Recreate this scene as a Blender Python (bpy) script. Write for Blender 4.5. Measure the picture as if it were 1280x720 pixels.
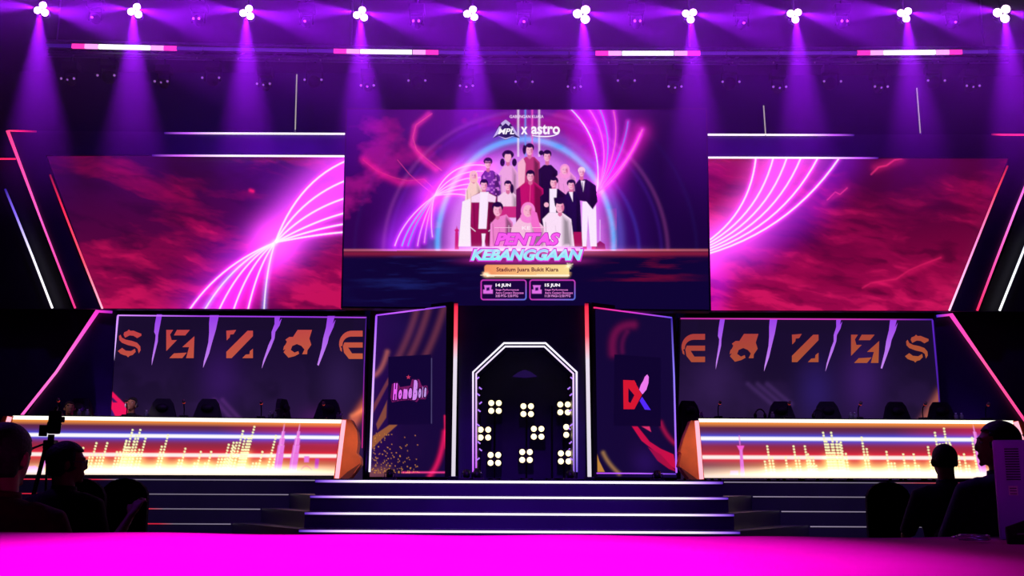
import bpy, bmesh, math, random
import numpy as np
from mathutils import Vector, Matrix, Euler
random.seed(7); RNG = np.random.RandomState(11)
for o in list(bpy.data.objects): bpy.data.objects.remove(o)
SC = bpy.context.scene
COL = SC.collection

# ------------------------------------------------------------------ camera
FPX = 1300.0                                   # focal length in pixels of a 1280 px frame
PITCH = math.atan(240.0 / FPX); ROLL = math.radians(0.25); EYE = 1.10
cam = bpy.data.cameras.new('camera'); camo = bpy.data.objects.new('camera', cam); COL.objects.link(camo)
cam.sensor_width = 36.0; cam.lens = 36.0 * FPX / 1280.0; cam.clip_end = 200
Fv = Vector((0, math.cos(PITCH), math.sin(PITCH))); R0 = Vector((1, 0, 0)); U0 = R0.cross(Fv)
Rv = (R0 * math.cos(ROLL) + U0 * math.sin(ROLL)); Uv = (U0 * math.cos(ROLL) - R0 * math.sin(ROLL))
camo.matrix_world = Matrix(((Rv.x, Uv.x, -Fv.x, 0), (Rv.y, Uv.y, -Fv.y, 0), (Rv.z, Uv.z, -Fv.z, EYE), (0, 0, 0, 1)))
SC.camera = camo
# ------------------------------------------------------------------ world, exposure
w = bpy.data.worlds.new('world'); SC.world = w; w.use_nodes = True
w.node_tree.nodes['Background'].inputs[0].default_value = (0.10, 0.02, 0.30, 1)
w.node_tree.nodes['Background'].inputs[1].default_value = 0.012
SC.view_settings.view_transform = 'Standard'; SC.view_settings.look = 'None'
SC.view_settings.exposure = 0.0; SC.view_settings.gamma = 1.0
SC.view_settings.use_curve_mapping = False
# tuning of the lamps
BEAM_DOWN = 3000.0; BEAM_SIDE = 1900.0; HAZE = 0.062
BEAM_COL = (0.34, 0.006, 1.0)
def add_spot(name, loc, target, watt, col, angle, blend=1.0, radius=0.03, parent=None):
    l = bpy.data.lights.new(name, 'SPOT'); l.energy = watt; l.color = col
    l.spot_size = math.radians(angle); l.spot_blend = blend; l.shadow_soft_size = radius
    o = bpy.data.objects.new(name, l); COL.objects.link(o); o.location = loc
    o.rotation_euler = (Vector(target) - Vector(loc)).to_track_quat('-Z', 'Y').to_euler()
    return o
# front of house lamp over the table; unseen spots after it added for brightness
add_spot('table_spotlight', (-0.9, 0.9, 6.2), (-0.32, 2.15, 0.95), 3000, (1.0, 0.0, 0.95), 28, 1.0, 0.1)
add_spot('table_fill', (1.6, 0.9, 5.6), (1.0, 2.0, 0.95), 28, (1.0, 0.0, 0.42), 34, 1.0, 0.1)  # extra light added to redden the table's right side
for sx_ in (-1, 1): add_spot('end_cap_fill', (sx_ * 1.2 + .2, 14.6, 3.6), (sx_ * 2.85 + .2, 16.85, 1.55), 420, (1.0, 0.72, 0.6), 18, 1.0, 0.1)  # unseen pair added to brighten the orange desk ends
add_spot('case_fill', (2.4, -0.6, 2.6), (1.35, 2.9, 1.05), 34, (0.28, 0.08, 1.0), 16, 1.0, 0.1)  # unseen light added to brighten the front of the case
add_spot('fascia_fill_left', (-4.5, 14.2, 7.6), (-5.0, 18.7, 6.2), 800, (0.22, 0.005, 1.0), 100, 1.0, 0.2)  # this pair is added to lift the fascia to dark violet
add_spot('fascia_fill_right', (5.0, 14.2, 7.6), (5.5, 18.7, 6.2), 520, (0.22, 0.005, 1.0), 100, 1.0, 0.2)
add_spot('stair_fill', (0.2, 6.0, 6.0), (0.2, 15.0, 0.6), 2600, (0.20, 0.015, 1.0), 30, 1.0, 0.2)  # added front light that turns the centre risers purple
add_spot('stage_fill_left', (-2.5, 13.2, 5.9), (-1.2, 15.0, 0.9), 420, (0.30, 0.02, 1.0), 70, 1.0, 0.2)  # this pair is added for purple on the steps
add_spot('stage_fill_right', (3.0, 13.2, 5.9), (1.6, 15.0, 0.9), 420, (0.30, 0.02, 1.0), 70, 1.0, 0.2)
add_spot('riser_fill_left', (-3.5, 6.0, 6.0), (-5.5, 16.4, 0.7), 650, (0.45, 0.32, 0.9), 26, 1.0, 0.2)  # added pair lifting the dark side risers
add_spot('riser_fill_right', (3.5, 6.0, 6.0), (5.8, 16.4, 0.7), 650, (0.45, 0.32, 0.9), 26, 1.0, 0.2)
for x_, w_ in ((-7.05, 110), (-2.55, 45), (3.0, 30), (7.75, 70)): add_spot('wall_glow_fill', (x_, 17.75, 1.15), (x_, 18.4, 2.6), w_, (0.25, 0.02, 1.0), 80, 1.0, 0.05)  # no fixtures here; added for violet glow on wings and gaps
add_spot('far_player_fill', (-7.9, 14.6, 3.6), (-7.45, 17.4, 2.3), 60, (1.0, 0.75, 0.8), 10, 1.0, 0.05)  # added to light the far left player
add_spot('player_fill_left', (-6.6, 13.4, 4.0), (-6.42, 17.4, 2.3), 300, (1.0, 0.75, 0.8), 9, 1.0, 0.1)  # added to light the headphone player's face
add_spot('side_fill_right', (6.2, 13.4, 5.3), (5.8, 16.9, 1.2), 90, (0.4, 0.2, 1.0), 60, 1.0, 0.2)
add_spot('side_fill_left', (-6.0, 13.4, 5.3), (-5.4, 16.9, 1.2), 90, (0.4, 0.2, 1.0), 60, 1.0, 0.2)
add_spot('audience_fill_left', (-5.0, 7.0, 6.0), (-2.0, 4.6, 1.0), 130, (0.30, 0.02, 1.0), 45, 1.0, 0.2)
add_spot('audience_fill_right', (1.0, 8.5, 5.5), (2.6, 5.6, 1.0), 110, (0.3, 0.02, 1.0), 36, 1.0, 0.2)

# ------------------------------------------------------------------ helpers: projection
CAM = Vector((0, 0, EYE))
def plane(p0, p1=None):
    """vertical plane: by depth, or through two ground points"""
    if p1 is None: return (Vector((0, p0, 0)), Vector((0, -1, 0)))
    d = Vector((p1[0] - p0[0], p1[1] - p0[1], 0)).normalized(); n = Vector((d.y, -d.x, 0))
    if n.y > 0: n = -n
    return (Vector((p0[0], p0[1], 0)), n)
def P(px, py, pl, off=0.0):
    if not isinstance(pl, tuple): pl = plane(pl)
    d = Fv * FPX + Rv * (px - 640) + Uv * (360 - py)
    q = pl[0] + pl[1] * off
    t = (q - CAM).dot(pl[1]) / d.dot(pl[1])
    return CAM + d * t
def proj(V):
    V = V - np.array(CAM); z = V @ np.array(Fv)
    return 640 + FPX * (V @ np.array(Rv)) / z, 360 - FPX * (V @ np.array(Uv)) / z
def lin(c):
    c = np.asarray(c, float) / 255.0
    return np.where(c <= 0.04045, c / 12.92, ((c + 0.055) / 1.055) ** 2.4)
def lin4(c, k=1.0): return tuple(float(x) * k for x in lin(c)) + (1.0,)

# ------------------------------------------------------------------ helpers: materials
MATS = {}
def mat(name, col, rough=0.6, metal=0.0, emit=None, es=1.0, noise=0.0, nscale=20.0, bump=0.0, spec=0.5):
    if name in MATS: return MATS[name]
    m = bpy.data.materials.new(name); m.use_nodes = True; nt = m.node_tree; b = nt.nodes['Principled BSDF']
    b.inputs['Base Color'].default_value = lin4(col); b.inputs['Roughness'].default_value = rough
    b.inputs['Metallic'].default_value = metal; b.inputs['Specular IOR Level'].default_value = spec
    if emit is not None:
        b.inputs['Emission Color'].default_value = lin4(emit); b.inputs['Emission Strength'].default_value = es
    if noise > 0 or bump > 0:
        tc = nt.nodes.new('ShaderNodeTexCoord'); nz = nt.nodes.new('ShaderNodeTexNoise')
        nz.inputs['Scale'].default_value = nscale; nz.inputs['Detail'].default_value = 5
        nt.links.new(tc.outputs['Object'], nz.inputs['Vector'])
        if noise > 0:
            r = nt.nodes.new('ShaderNodeValToRGB'); c = lin4(col)
            r.color_ramp.elements[0].position = 0.3; r.color_ramp.elements[1].position = 0.7
            r.color_ramp.elements[0].color = tuple(x * (1 - noise) for x in c[:3]) + (1,)
            r.color_ramp.elements[1].color = tuple(min(1, x * (1 + noise)) for x in c[:3]) + (1,)
            nt.links.new(nz.outputs['Fac'], r.inputs['Fac']); nt.links.new(r.outputs['Color'], b.inputs['Base Color'])
        if bump > 0:
            bp = nt.nodes.new('ShaderNodeBump'); bp.inputs['Strength'].default_value = bump; bp.inputs['Distance'].default_value = 0.02
            nt.links.new(nz.outputs['Fac'], bp.inputs['Height']); nt.links.new(bp.outputs['Normal'], b.inputs['Normal'])
    MATS[name] = m; return m
def attr_mat(name, es, base=(4, 4, 6), rough=0.5):
    """LED surface whose light comes from a colour attribute"""
    if name in MATS: return MATS[name]
    m = mat(name, base, rough, spec=0.2); nt = m.node_tree; b = nt.nodes['Principled BSDF']
    a = nt.nodes.new('ShaderNodeVertexColor'); a.layer_name = 'Col'
    nt.links.new(a.outputs['Color'], b.inputs['Emission Color']); b.inputs['Emission Strength'].default_value = es
    return m
LED = attr_mat('led_display', 1.0); TUBE = attr_mat('led_strip', 1.35, (20, 20, 24))
BLACK = mat('black_frame', (14, 12, 20), 0.55, noise=0.3, nscale=8)
BLACKM = mat('black_metal', (16, 15, 20), 0.4, 0.6, noise=0.2, nscale=30)
DARKPANEL = mat('dark_panel', (30, 24, 52), 0.5, noise=0.25, nscale=3, bump=0.05)
DARKFAB = mat('dark_fabric', (12, 9, 16), 0.9, noise=0.3, nscale=60, bump=0.2)
LEATHER = mat('black_leather', (5, 4, 7), 0.6, noise=0.2, nscale=40, bump=0.1)
PLASTIC = mat('black_plastic', (14, 13, 16), 0.45, noise=0.1, nscale=30)
ORANGE = mat('orange_panel', (235, 110, 50), 0.5, noise=0.12, nscale=5)
STEEL = mat('truss_metal', (120, 118, 128), 0.35, 0.9, noise=0.15, nscale=25)
SKIN = mat('skin', (176, 120, 92), 0.55, noise=0.08, nscale=25)
HAIR = mat('black_hair', (12, 10, 12), 0.6, noise=0.4, nscale=90, bump=0.4)

# ------------------------------------------------------------------ helpers: objects
WLOC = {}
def tag(o, label, cat, group=None, kind=None):
    o['label'] = label; o['category'] = cat
    if group: o['group'] = group
    if kind: o['kind'] = kind
    return o
def thing(name, label, cat, loc=(0, 0, 0), group=None):
    o = bpy.data.objects.new(name, None); o.empty_display_size = 0.1; COL.objects.link(o); o.location = loc
    WLOC[o.name] = Vector(loc); return tag(o, label, cat, group)
def mk(name, verts, faces, material, parent=None, smooth=False, cols=None):
    """verts in world space (or in the space of a prototype standing at the origin)"""
    V = np.asarray([tuple(v) for v in verts], float) if not isinstance(verts, np.ndarray) else verts
    org = (V.min(0) + V.max(0)) / 2 if parent is not None else np.array([(V[:, 0].min() + V[:, 0].max()) / 2, (V[:, 1].min() + V[:, 1].max()) / 2, V[:, 2].min()])
    me = bpy.data.meshes.new(name); me.from_pydata((V - org).tolist(), [], faces)
    if cols is not None:
        ca = me.color_attributes.new('Col', 'FLOAT_COLOR', 'POINT')
        c4 = np.ones((len(V), 4), np.float32); c4[:, :3] = cols; ca.data.foreach_set('color', c4.ravel())
    if smooth: me.polygons.foreach_set('use_smooth', [True] * len(me.polygons))
    me.materials.append(material); me.update()
    o = bpy.data.objects.new(name, me); COL.objects.link(o)
    if parent is not None: o.parent = parent; o.location = Vector(org) - WLOC[parent.name]
    else: o.location = Vector(org)
    WLOC[o.name] = Vector(org); return o
class MB:
    def __init__(s): s.v = []; s.f = []
    def add(s, v, f):
        n = len(s.v); s.v += [tuple(x) for x in v]; s.f += [tuple(i + n for i in q) for q in f]; return s
    def box(s, c, d, rot=None, bev=0.0):
        x, y, z = d[0] / 2, d[1] / 2, d[2] / 2
        if bev > 0:
            bm = bmesh.new(); bmesh.ops.create_cube(bm, size=1)
            for v in bm.verts: v.co = Vector((v.co.x * d[0], v.co.y * d[1], v.co.z * d[2]))
            bmesh.ops.bevel(bm, geom=bm.edges[:], offset=bev, segments=2, profile=0.6, affect='EDGES')
            bm.verts.index_update(); vs = [v.co.copy() for v in bm.verts]; fs = [[v.index for v in f.verts] for f in bm.faces]; bm.free()
        else:
            vs = [Vector((i, j, k)) for i in (-x, x) for j in (-y, y) for k in (-z, z)]
            fs = [(0, 1, 3, 2), (4, 6, 7, 5), (0, 4, 5, 1), (2, 3, 7, 6), (0, 2, 6, 4), (1, 5, 7, 3)]
        if rot is not None: vs = [rot @ v for v in vs]
        return s.add([v + Vector(c) for v in vs], fs)
    def loft(s, rings, seg=12, up=None):
        """rings: (centre, rx, ry); section is perpendicular to the path"""
        pts = [Vector(r[0]) for r in rings]; vs = []; n = len(pts)
        for i, r in enumerate(rings):
            t = (pts[min(i + 1, n - 1)] - pts[max(i - 1, 0)]).normalized()
            a = Vector(up) if up is not None else (Vector((0, 1, 0)) if abs(t.y) < 0.9 else Vector((0, 0, 1)))
            X = a.cross(t).normalized(); Y = t.cross(X)
            for k in range(seg):
                th = 2 * math.pi * k / seg; vs.append(pts[i] + X * (math.cos(th) * r[1]) + Y * (math.sin(th) * r[2]))
        fs = [(i * seg + k, i * seg + (k + 1) % seg, (i + 1) * seg + (k + 1) % seg, (i + 1) * seg + k) for i in range(n - 1) for k in range(seg)]
        fs.append(tuple(range(seg))[::-1]); fs.append(tuple((n - 1) * seg + k for k in range(seg)))
        return s.add(vs, fs)
    def tube(s, pts, r, seg=8): return s.loft([(p, r, r) for p in pts], seg)
    def ball(s, c, r, rot=None, seg=14, rings=9):
        r = (r, r, r) if not hasattr(r, '__len__') else r; vs = []
        for i in range(rings + 1):
            ph = math.pi * i / rings
            for k in range(seg):
                th = 2 * math.pi * k / seg
                v = Vector((r[0] * math.sin(ph) * math.cos(th), r[1] * math.sin(ph) * math.sin(th), r[2] * math.cos(ph)))
                vs.append((rot @ v if rot is not None else v) + Vector(c))
        fs = [(i * seg + k, (i + 1) * seg + k, (i + 1) * seg + (k + 1) % seg, i * seg + (k + 1) % seg) for i in range(rings) for k in range(seg)]
        return s.add(vs, fs)
    def prism(s, poly, z0, z1):
        n = len(poly)
        return s.add([(x, y, z0) for x, y in poly] + [(x, y, z1) for x, y in poly],
                     [tuple(range(n))[::-1], tuple(range(n, 2 * n))] + [(i, (i + 1) % n, n + (i + 1) % n, n + i) for i in range(n)])
    def slab(s, poly3, back):
        """polygon in space extruded by the vector back"""
        n = len(poly3); b = Vector(back)
        return s.add([Vector(p) for p in poly3] + [Vector(p) + b for p in poly3],
                     [tuple(range(n)), tuple(range(n, 2 * n))[::-1]] + [(i, (i + 1) % n, n + (i + 1) % n, n + i) for i in range(n)])
    def build(s, name, m, parent=None, smooth=False): return mk(name, s.v, s.f, m, parent, smooth)
def bx(name, c, d, m, parent=None, rot=None, bev=0.0): return MB().box(c, d, rot, bev).build(name, m, parent)
def pxslab(name, poly, pl, depth, m, parent=None, off=0.0):
    pl = pl if isinstance(pl, tuple) else plane(pl)
    pts = [P(x, y, pl, off) for x, y in poly]
    for p in pts: p.z = max(p.z, 1.102)
    return MB().slab(pts, -pl[1] * depth).build(name, m, parent)
def strip(name, pts, cols, wpx, pl, parent, off=0.02, depth=0.03, m=None):
    """LED strip along a polyline, its colour running from point to point"""
    pl = pl if isinstance(pl, tuple) else plane(pl)
    W = [P(x, y, pl, off) for x, y in pts]; n = len(W); vs = []; cs = []
    hw = 0.5 * wpx * (W[0] - CAM).length / FPX
    for i in range(n):
        t = (W[min(i + 1, n - 1)] - W[max(i - 1, 0)]).normalized()
        t0 = (W[i] - W[i - 1]).normalized() if i > 0 else t
        s_ = t.cross(pl[1]).normalized(); k = 1.0 / max(0.5, t.dot(t0))
        for a, b in ((-1, 0), (1, 0), (1, 1), (-1, 1)): vs.append(W[i] + s_ * (hw * a * k) - pl[1] * (depth * b)); cs.append(lin(cols[i]))
    fs = [(i * 4 + a, i * 4 + (a + 1) % 4, i * 4 + 4 + (a + 1) % 4, i * 4 + 4 + a) for i in range(n - 1) for a in range(4)]
    fs += [(0, 3, 2, 1), tuple((n - 1) * 4 + a for a in range(4))]
    return mk(name, vs, fs, m or TUBE, parent, cols=np.array(cs))
def grid_screen(name, quad, nu, nv, paint, parent, m=None):
    """LED wall: a fine grid whose colour attribute carries the picture; quad TL TR BR BL"""
    u, v = np.meshgrid(np.linspace(0, 1, nu), np.linspace(0, 1, nv)); u = u.ravel(); v = v.ravel()
    TL, TR, BR, BL = [np.array(q) for q in quad]
    V = (TL[None] * ((1 - u) * (1 - v))[:, None] + TR[None] * (u * (1 - v))[:, None] + BR[None] * (u * v)[:, None] + BL[None] * ((1 - u) * v)[:, None])
    px, py = proj(V); cols = paint(px, py, u, v)
    i = np.arange((nu - 1) * (nv - 1)); r = i // (nu - 1); c = i % (nu - 1); a = r * nu + c
    F = np.stack([a, a + nu, a + nu + 1, a + 1], 1)
    org = (V.min(0) + V.max(0)) / 2
    me = bpy.data.meshes.new(name); me.vertices.add(len(V)); me.vertices.foreach_set('co', (V - org).astype(np.float32).ravel())
    me.loops.add(F.size); me.loops.foreach_set('vertex_index', F.ravel().astype(np.int32))
    me.polygons.add(len(F)); me.polygons.foreach_set('loop_start', np.arange(len(F), dtype=np.int32) * 4)
    me.update(calc_edges=True)
    ca = me.color_attributes.new('Col', 'FLOAT_COLOR', 'POINT')
    c4 = np.ones((len(V), 4), np.float32); c4[:, :3] = np.clip(cols, 0, 6); ca.data.foreach_set('color', c4.ravel())
    me.materials.append(m or LED); o = bpy.data.objects.new(name, me); COL.objects.link(o)
    o.parent = parent; o.location = Vector(org) - WLOC[parent.name]; WLOC[o.name] = Vector(org); return o
def flat(name, polys, pl, col, parent, off=0.01, colfn=None, m=None):
    """flat printed or lit shapes given as polygons on a plane"""
    v = []; f = []; cs = []
    for poly in polys:
        n = len(v); f.append(tuple(range(n, n + len(poly))))
        for x, y in poly: v.append(P(x, y, pl, off)); cs.append(lin(colfn(x, y) if colfn else col))
    o = mk(name, v, f, m or LED, parent, cols=np.array(cs))
    return o
def text(name, body, x0, x1, y0, y1, pl, col, parent, off=0.02, shear=0.0, bold=0.0, colfn=None, m=None, spacing=1.0):
    cu = bpy.data.curves.new('tmp', 'FONT'); cu.body = body; cu.shear = shear; cu.offset = bold; cu.space_character = spacing
    cu.resolution_u = 3
    t = bpy.data.objects.new('tmp', cu); COL.objects.link(t); dg = bpy.context.evaluated_depsgraph_get(); dg.update()
    me = bpy.data.meshes.new_from_object(t.evaluated_get(dg)); bpy.data.objects.remove(t)
    n = len(me.vertices); co = np.zeros(n * 3); me.vertices.foreach_get('co', co); co = co.reshape(-1, 3)
    mn = co.min(0); mx = co.max(0)
    X = x0 + (co[:, 0] - mn[0]) / (mx[0] - mn[0]) * (x1 - x0); Y = y1 - (co[:, 1] - mn[1]) / (mx[1] - mn[1]) * (y1 - y0)
    V = [P(a, b, pl, off) for a, b in zip(X, Y)]; F = [tuple(p.vertices) for p in me.polygons]
    cs = np.array([lin(colfn(a, b) if colfn else col) for a, b in zip(X, Y)])
    return mk(name, V, F, m or LED, parent, cols=cs)
def copy_tree(o, parent=None):
    c = o.copy(); COL.objects.link(c)
    if parent is not None: c.parent = parent
    for ch in list(o.children): copy_tree(ch, c)
    return c
def hide_proto(root):
    for ch in list(root.children): hide_proto(ch)
    bpy.data.objects.remove(root)

# ------------------------------------------------------------------ painting helpers (numpy)
def bez(p0, p1, p2, n=14):
    return [((1 - t) ** 2 * p0[0] + 2 * t * (1 - t) * p1[0] + t * t * p2[0], (1 - t) ** 2 * p0[1] + 2 * t * (1 - t) * p1[1] + t * t * p2[1]) for t in np.linspace(0, 1, n)]
def dist_poly(X, Y, pts, closed=False):
    D = np.full(X.shape, 1e9); q = list(pts) + ([pts[0]] if closed else [])
    for (ax, ay), (bx_, by) in zip(q[:-1], q[1:]):
        dx, dy = bx_ - ax, by - ay; L = dx * dx + dy * dy + 1e-9
        t = np.clip(((X - ax) * dx + (Y - ay) * dy) / L, 0, 1)
        D = np.minimum(D, np.hypot(X - ax - t * dx, Y - ay - t * dy))
    return D
class Canvas:
    def __init__(s, X, Y, base): s.X = X; s.Y = Y; s.C = np.zeros((len(X), 3)) + lin(base)
    def win(s, x0, x1, y0, y1): return np.nonzero((s.X > x0) & (s.X < x1) & (s.Y > y0) & (s.Y < y1))[0]
    def mix(s, col, a, idx=None):
        a = np.clip(a, 0, 1)[:, None]
        if idx is None: s.C = s.C * (1 - a) + lin(col) * a
        else: s.C[idx] = s.C[idx] * (1 - a) + lin(col) * a
    def glow(s, pts, col, r, k=1.0):
        xs = [p[0] for p in pts]; ys = [p[1] for p in pts]; m = r * 3
        i = s.win(min(xs) - m, max(xs) + m, min(ys) - m, max(ys) + m)
        if len(i): s.C[i] += lin(col) * (k * np.exp(-(dist_poly(s.X[i], s.Y[i], pts) / r) ** 2))[:, None]
    def line(s, pts, col, wd, k=1.0):
        xs = [p[0] for p in pts]; ys = [p[1] for p in pts]; m = wd + 1.5
        i = s.win(min(xs) - m, max(xs) + m, min(ys) - m, max(ys) + m)
        if len(i): s.mix(col, k * (wd / 2 + 0.5 - dist_poly(s.X[i], s.Y[i], pts)), i)
    def ell(s, cx, cy, rx, ry, col, k=1.0, soft=0.6):
        i = s.win(cx - rx - 2, cx + rx + 2, cy - ry - 2, cy + ry + 2)
        if len(i):
            d = (1 - np.hypot((s.X[i] - cx) / rx, (s.Y[i] - cy) / ry)) * min(rx, ry); s.mix(col, k * (d / soft + 0.5), i)
    def blob(s, cx, cy, rx, ry, col, k=1.0):
        a = k * np.exp(-((s.X - cx) / rx) ** 2 - ((s.Y - cy) / ry) ** 2); s.mix(col, a)
    def poly(s, pts, col, k=1.0):
        xs = [p[0] for p in pts]; ys = [p[1] for p in pts]; i = s.win(min(xs) - 1.5, max(xs) + 1.5, min(ys) - 1.5, max(ys) + 1.5)
        if not len(i): return
        X = s.X[i]; Y = s.Y[i]; ins = np.zeros(len(i), bool); n = len(pts)
        for a in range(n):
            x1, y1 = pts[a]; x2, y2 = pts[(a + 1) % n]
            c = ((y1 > Y) != (y2 > Y)) & (X < (x2 - x1) * (Y - y1) / (y2 - y1 + 1e-12) + x1); ins ^= c
        d = dist_poly(X, Y, pts, True); s.mix(col, k * (np.where(ins, d, -d) / 0.8 + 0.5), i)
def vnoise(X, Y, sx, sy, seed):
    g = np.random.RandomState(seed).rand(64, 64); x = X / sx; y = Y / sy
    xi = np.floor(x).astype(int); yi = np.floor(y).astype(int); fx = x - xi; fy = y - yi; fx = fx * fx * (3 - 2 * fx); fy = fy * fy * (3 - 2 * fy)
    a = g[yi % 64, xi % 64]; b = g[yi % 64, (xi + 1) % 64]; c = g[(yi + 1) % 64, xi % 64]; d = g[(yi + 1) % 64, (xi + 1) % 64]
    return (a * (1 - fx) + b * fx) * (1 - fy) + (c * (1 - fx) + d * fx) * fy
def fbm(X, Y, sx, sy, seed, o=5):
    r = 0; k = 0.5; t = 0
    for j in range(o): r = r + k * vnoise(X + 17 * j, Y + 9 * j, sx / 2 ** j, sy / 2 ** j, seed + j); t += k; k *= 0.55
    return r / t

# ================================================================== ROOM SHELL
ROOMM = mat('black_drape', (16, 10, 26), 0.9, noise=0.4, nscale=2.0, bump=0.2)
def struct(o): o['kind'] = 'structure'; return o
struct(bx('floor', (0, 9, -0.05), (30, 30, 0.1), mat('dark_carpet', (20, 12, 24), 0.95, noise=0.4, nscale=30, bump=0.3)))
struct(bx('wall_back', (0, 22.6, 5.0), (30, 0.2, 10), ROOMM))
struct(bx('wall_left', (-14.9, 9, 5.0), (0.2, 29.8, 10), ROOMM))
struct(bx('wall_right', (14.9, 9, 5.0), (0.2, 29.8, 10), ROOMM))
struct(bx('ceiling', (0, 9, 10.05), (30, 30, 0.1), mat('black_ceiling', (14, 10, 20), 0.9, noise=0.3, nscale=1.0)))

# ================================================================== STAGE
CX = (657 - 640) / FPX                                    # tangent of the stage centre
st = thing('tiered_stage', 'wide black tiered stage with glowing white lines on its step edges', 'stage', (0.2, 17, 0))
RISER = mat('stage_riser', (62, 52, 86), 0.35, noise=0.12, nscale=2.0)
XL = [-3.06, -3.44, -3.84, -4.25, -4.6]; XR = [3.32, 3.74, 4.14, 4.54, 4.9]
for k in range(5):
    Yk = 15.4 - 0.35 * k; Ys = 16.60 - 0.12 * k; z1 = 1.10 - 0.22 * k; xl, xr = XL[k], XR[k]
    poly = [(-11, Ys), (xl, Ys), (-2.85, Yk), (3.08, Yk), (xr, Ys), (11.2, Ys), (11.2, 21.5), (-11, 21.5)]
    s = MB().prism(poly, z1 - 0.22, z1).build('step', RISER, st)
    def ledline(x0, x1, Y, cols, name='light_strip', hw=0.014):
        n = len(cols); vs = []; cs = []
        for i in range(n):
            x = x0 + (x1 - x0) * cols[i][0]
            for a, b in ((0, -hw), (0, hw), (1, hw), (1, -hw)): vs.append((x, Y - 0.012 + 0.012 * a, z1 - 0.012 - hw + b)); cs.append(lin(cols[i][1]))
        fs = [(i * 4 + a, i * 4 + (a + 1) % 4, i * 4 + 4 + (a + 1) % 4, i * 4 + 4 + a) for i in range(n - 1) for a in range(4)] + [(0, 3, 2, 1), tuple((n - 1) * 4 + a for a in range(4))]
        mk(name, vs, fs, TUBE, s, cols=np.array(cs))
    W_ = (250, 236, 255)
    ledline(-2.85, 3.08, Yk, [(0, (70, 30, 160)), (.04, (170, 120, 240)), (.12, W_), (.88, W_), (.96, (170, 120, 240)), (1, (70, 30, 160))], hw=0.017 if k == 0 else 0.014)
    g_ = (104, 96, 112); rd = (190, 30, 55); f = [.33, .36, .60, .72, .8][k]
    xo = -8.2
    ledline(xo, xl - 0.02, Ys, [(0, rd), (f, rd), (f + .06, g_), (1, (118, 108, 128))], hw=0.007)
    fr = [0, 0, .02, .06, .1][k]
    ledline(xr + 0.02, 8.4, Ys, [(0, (130, 118, 140)), (.5 - fr, g_), (.6, (150, 60, 70)), (1, rd)], hw=0.007)

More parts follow.
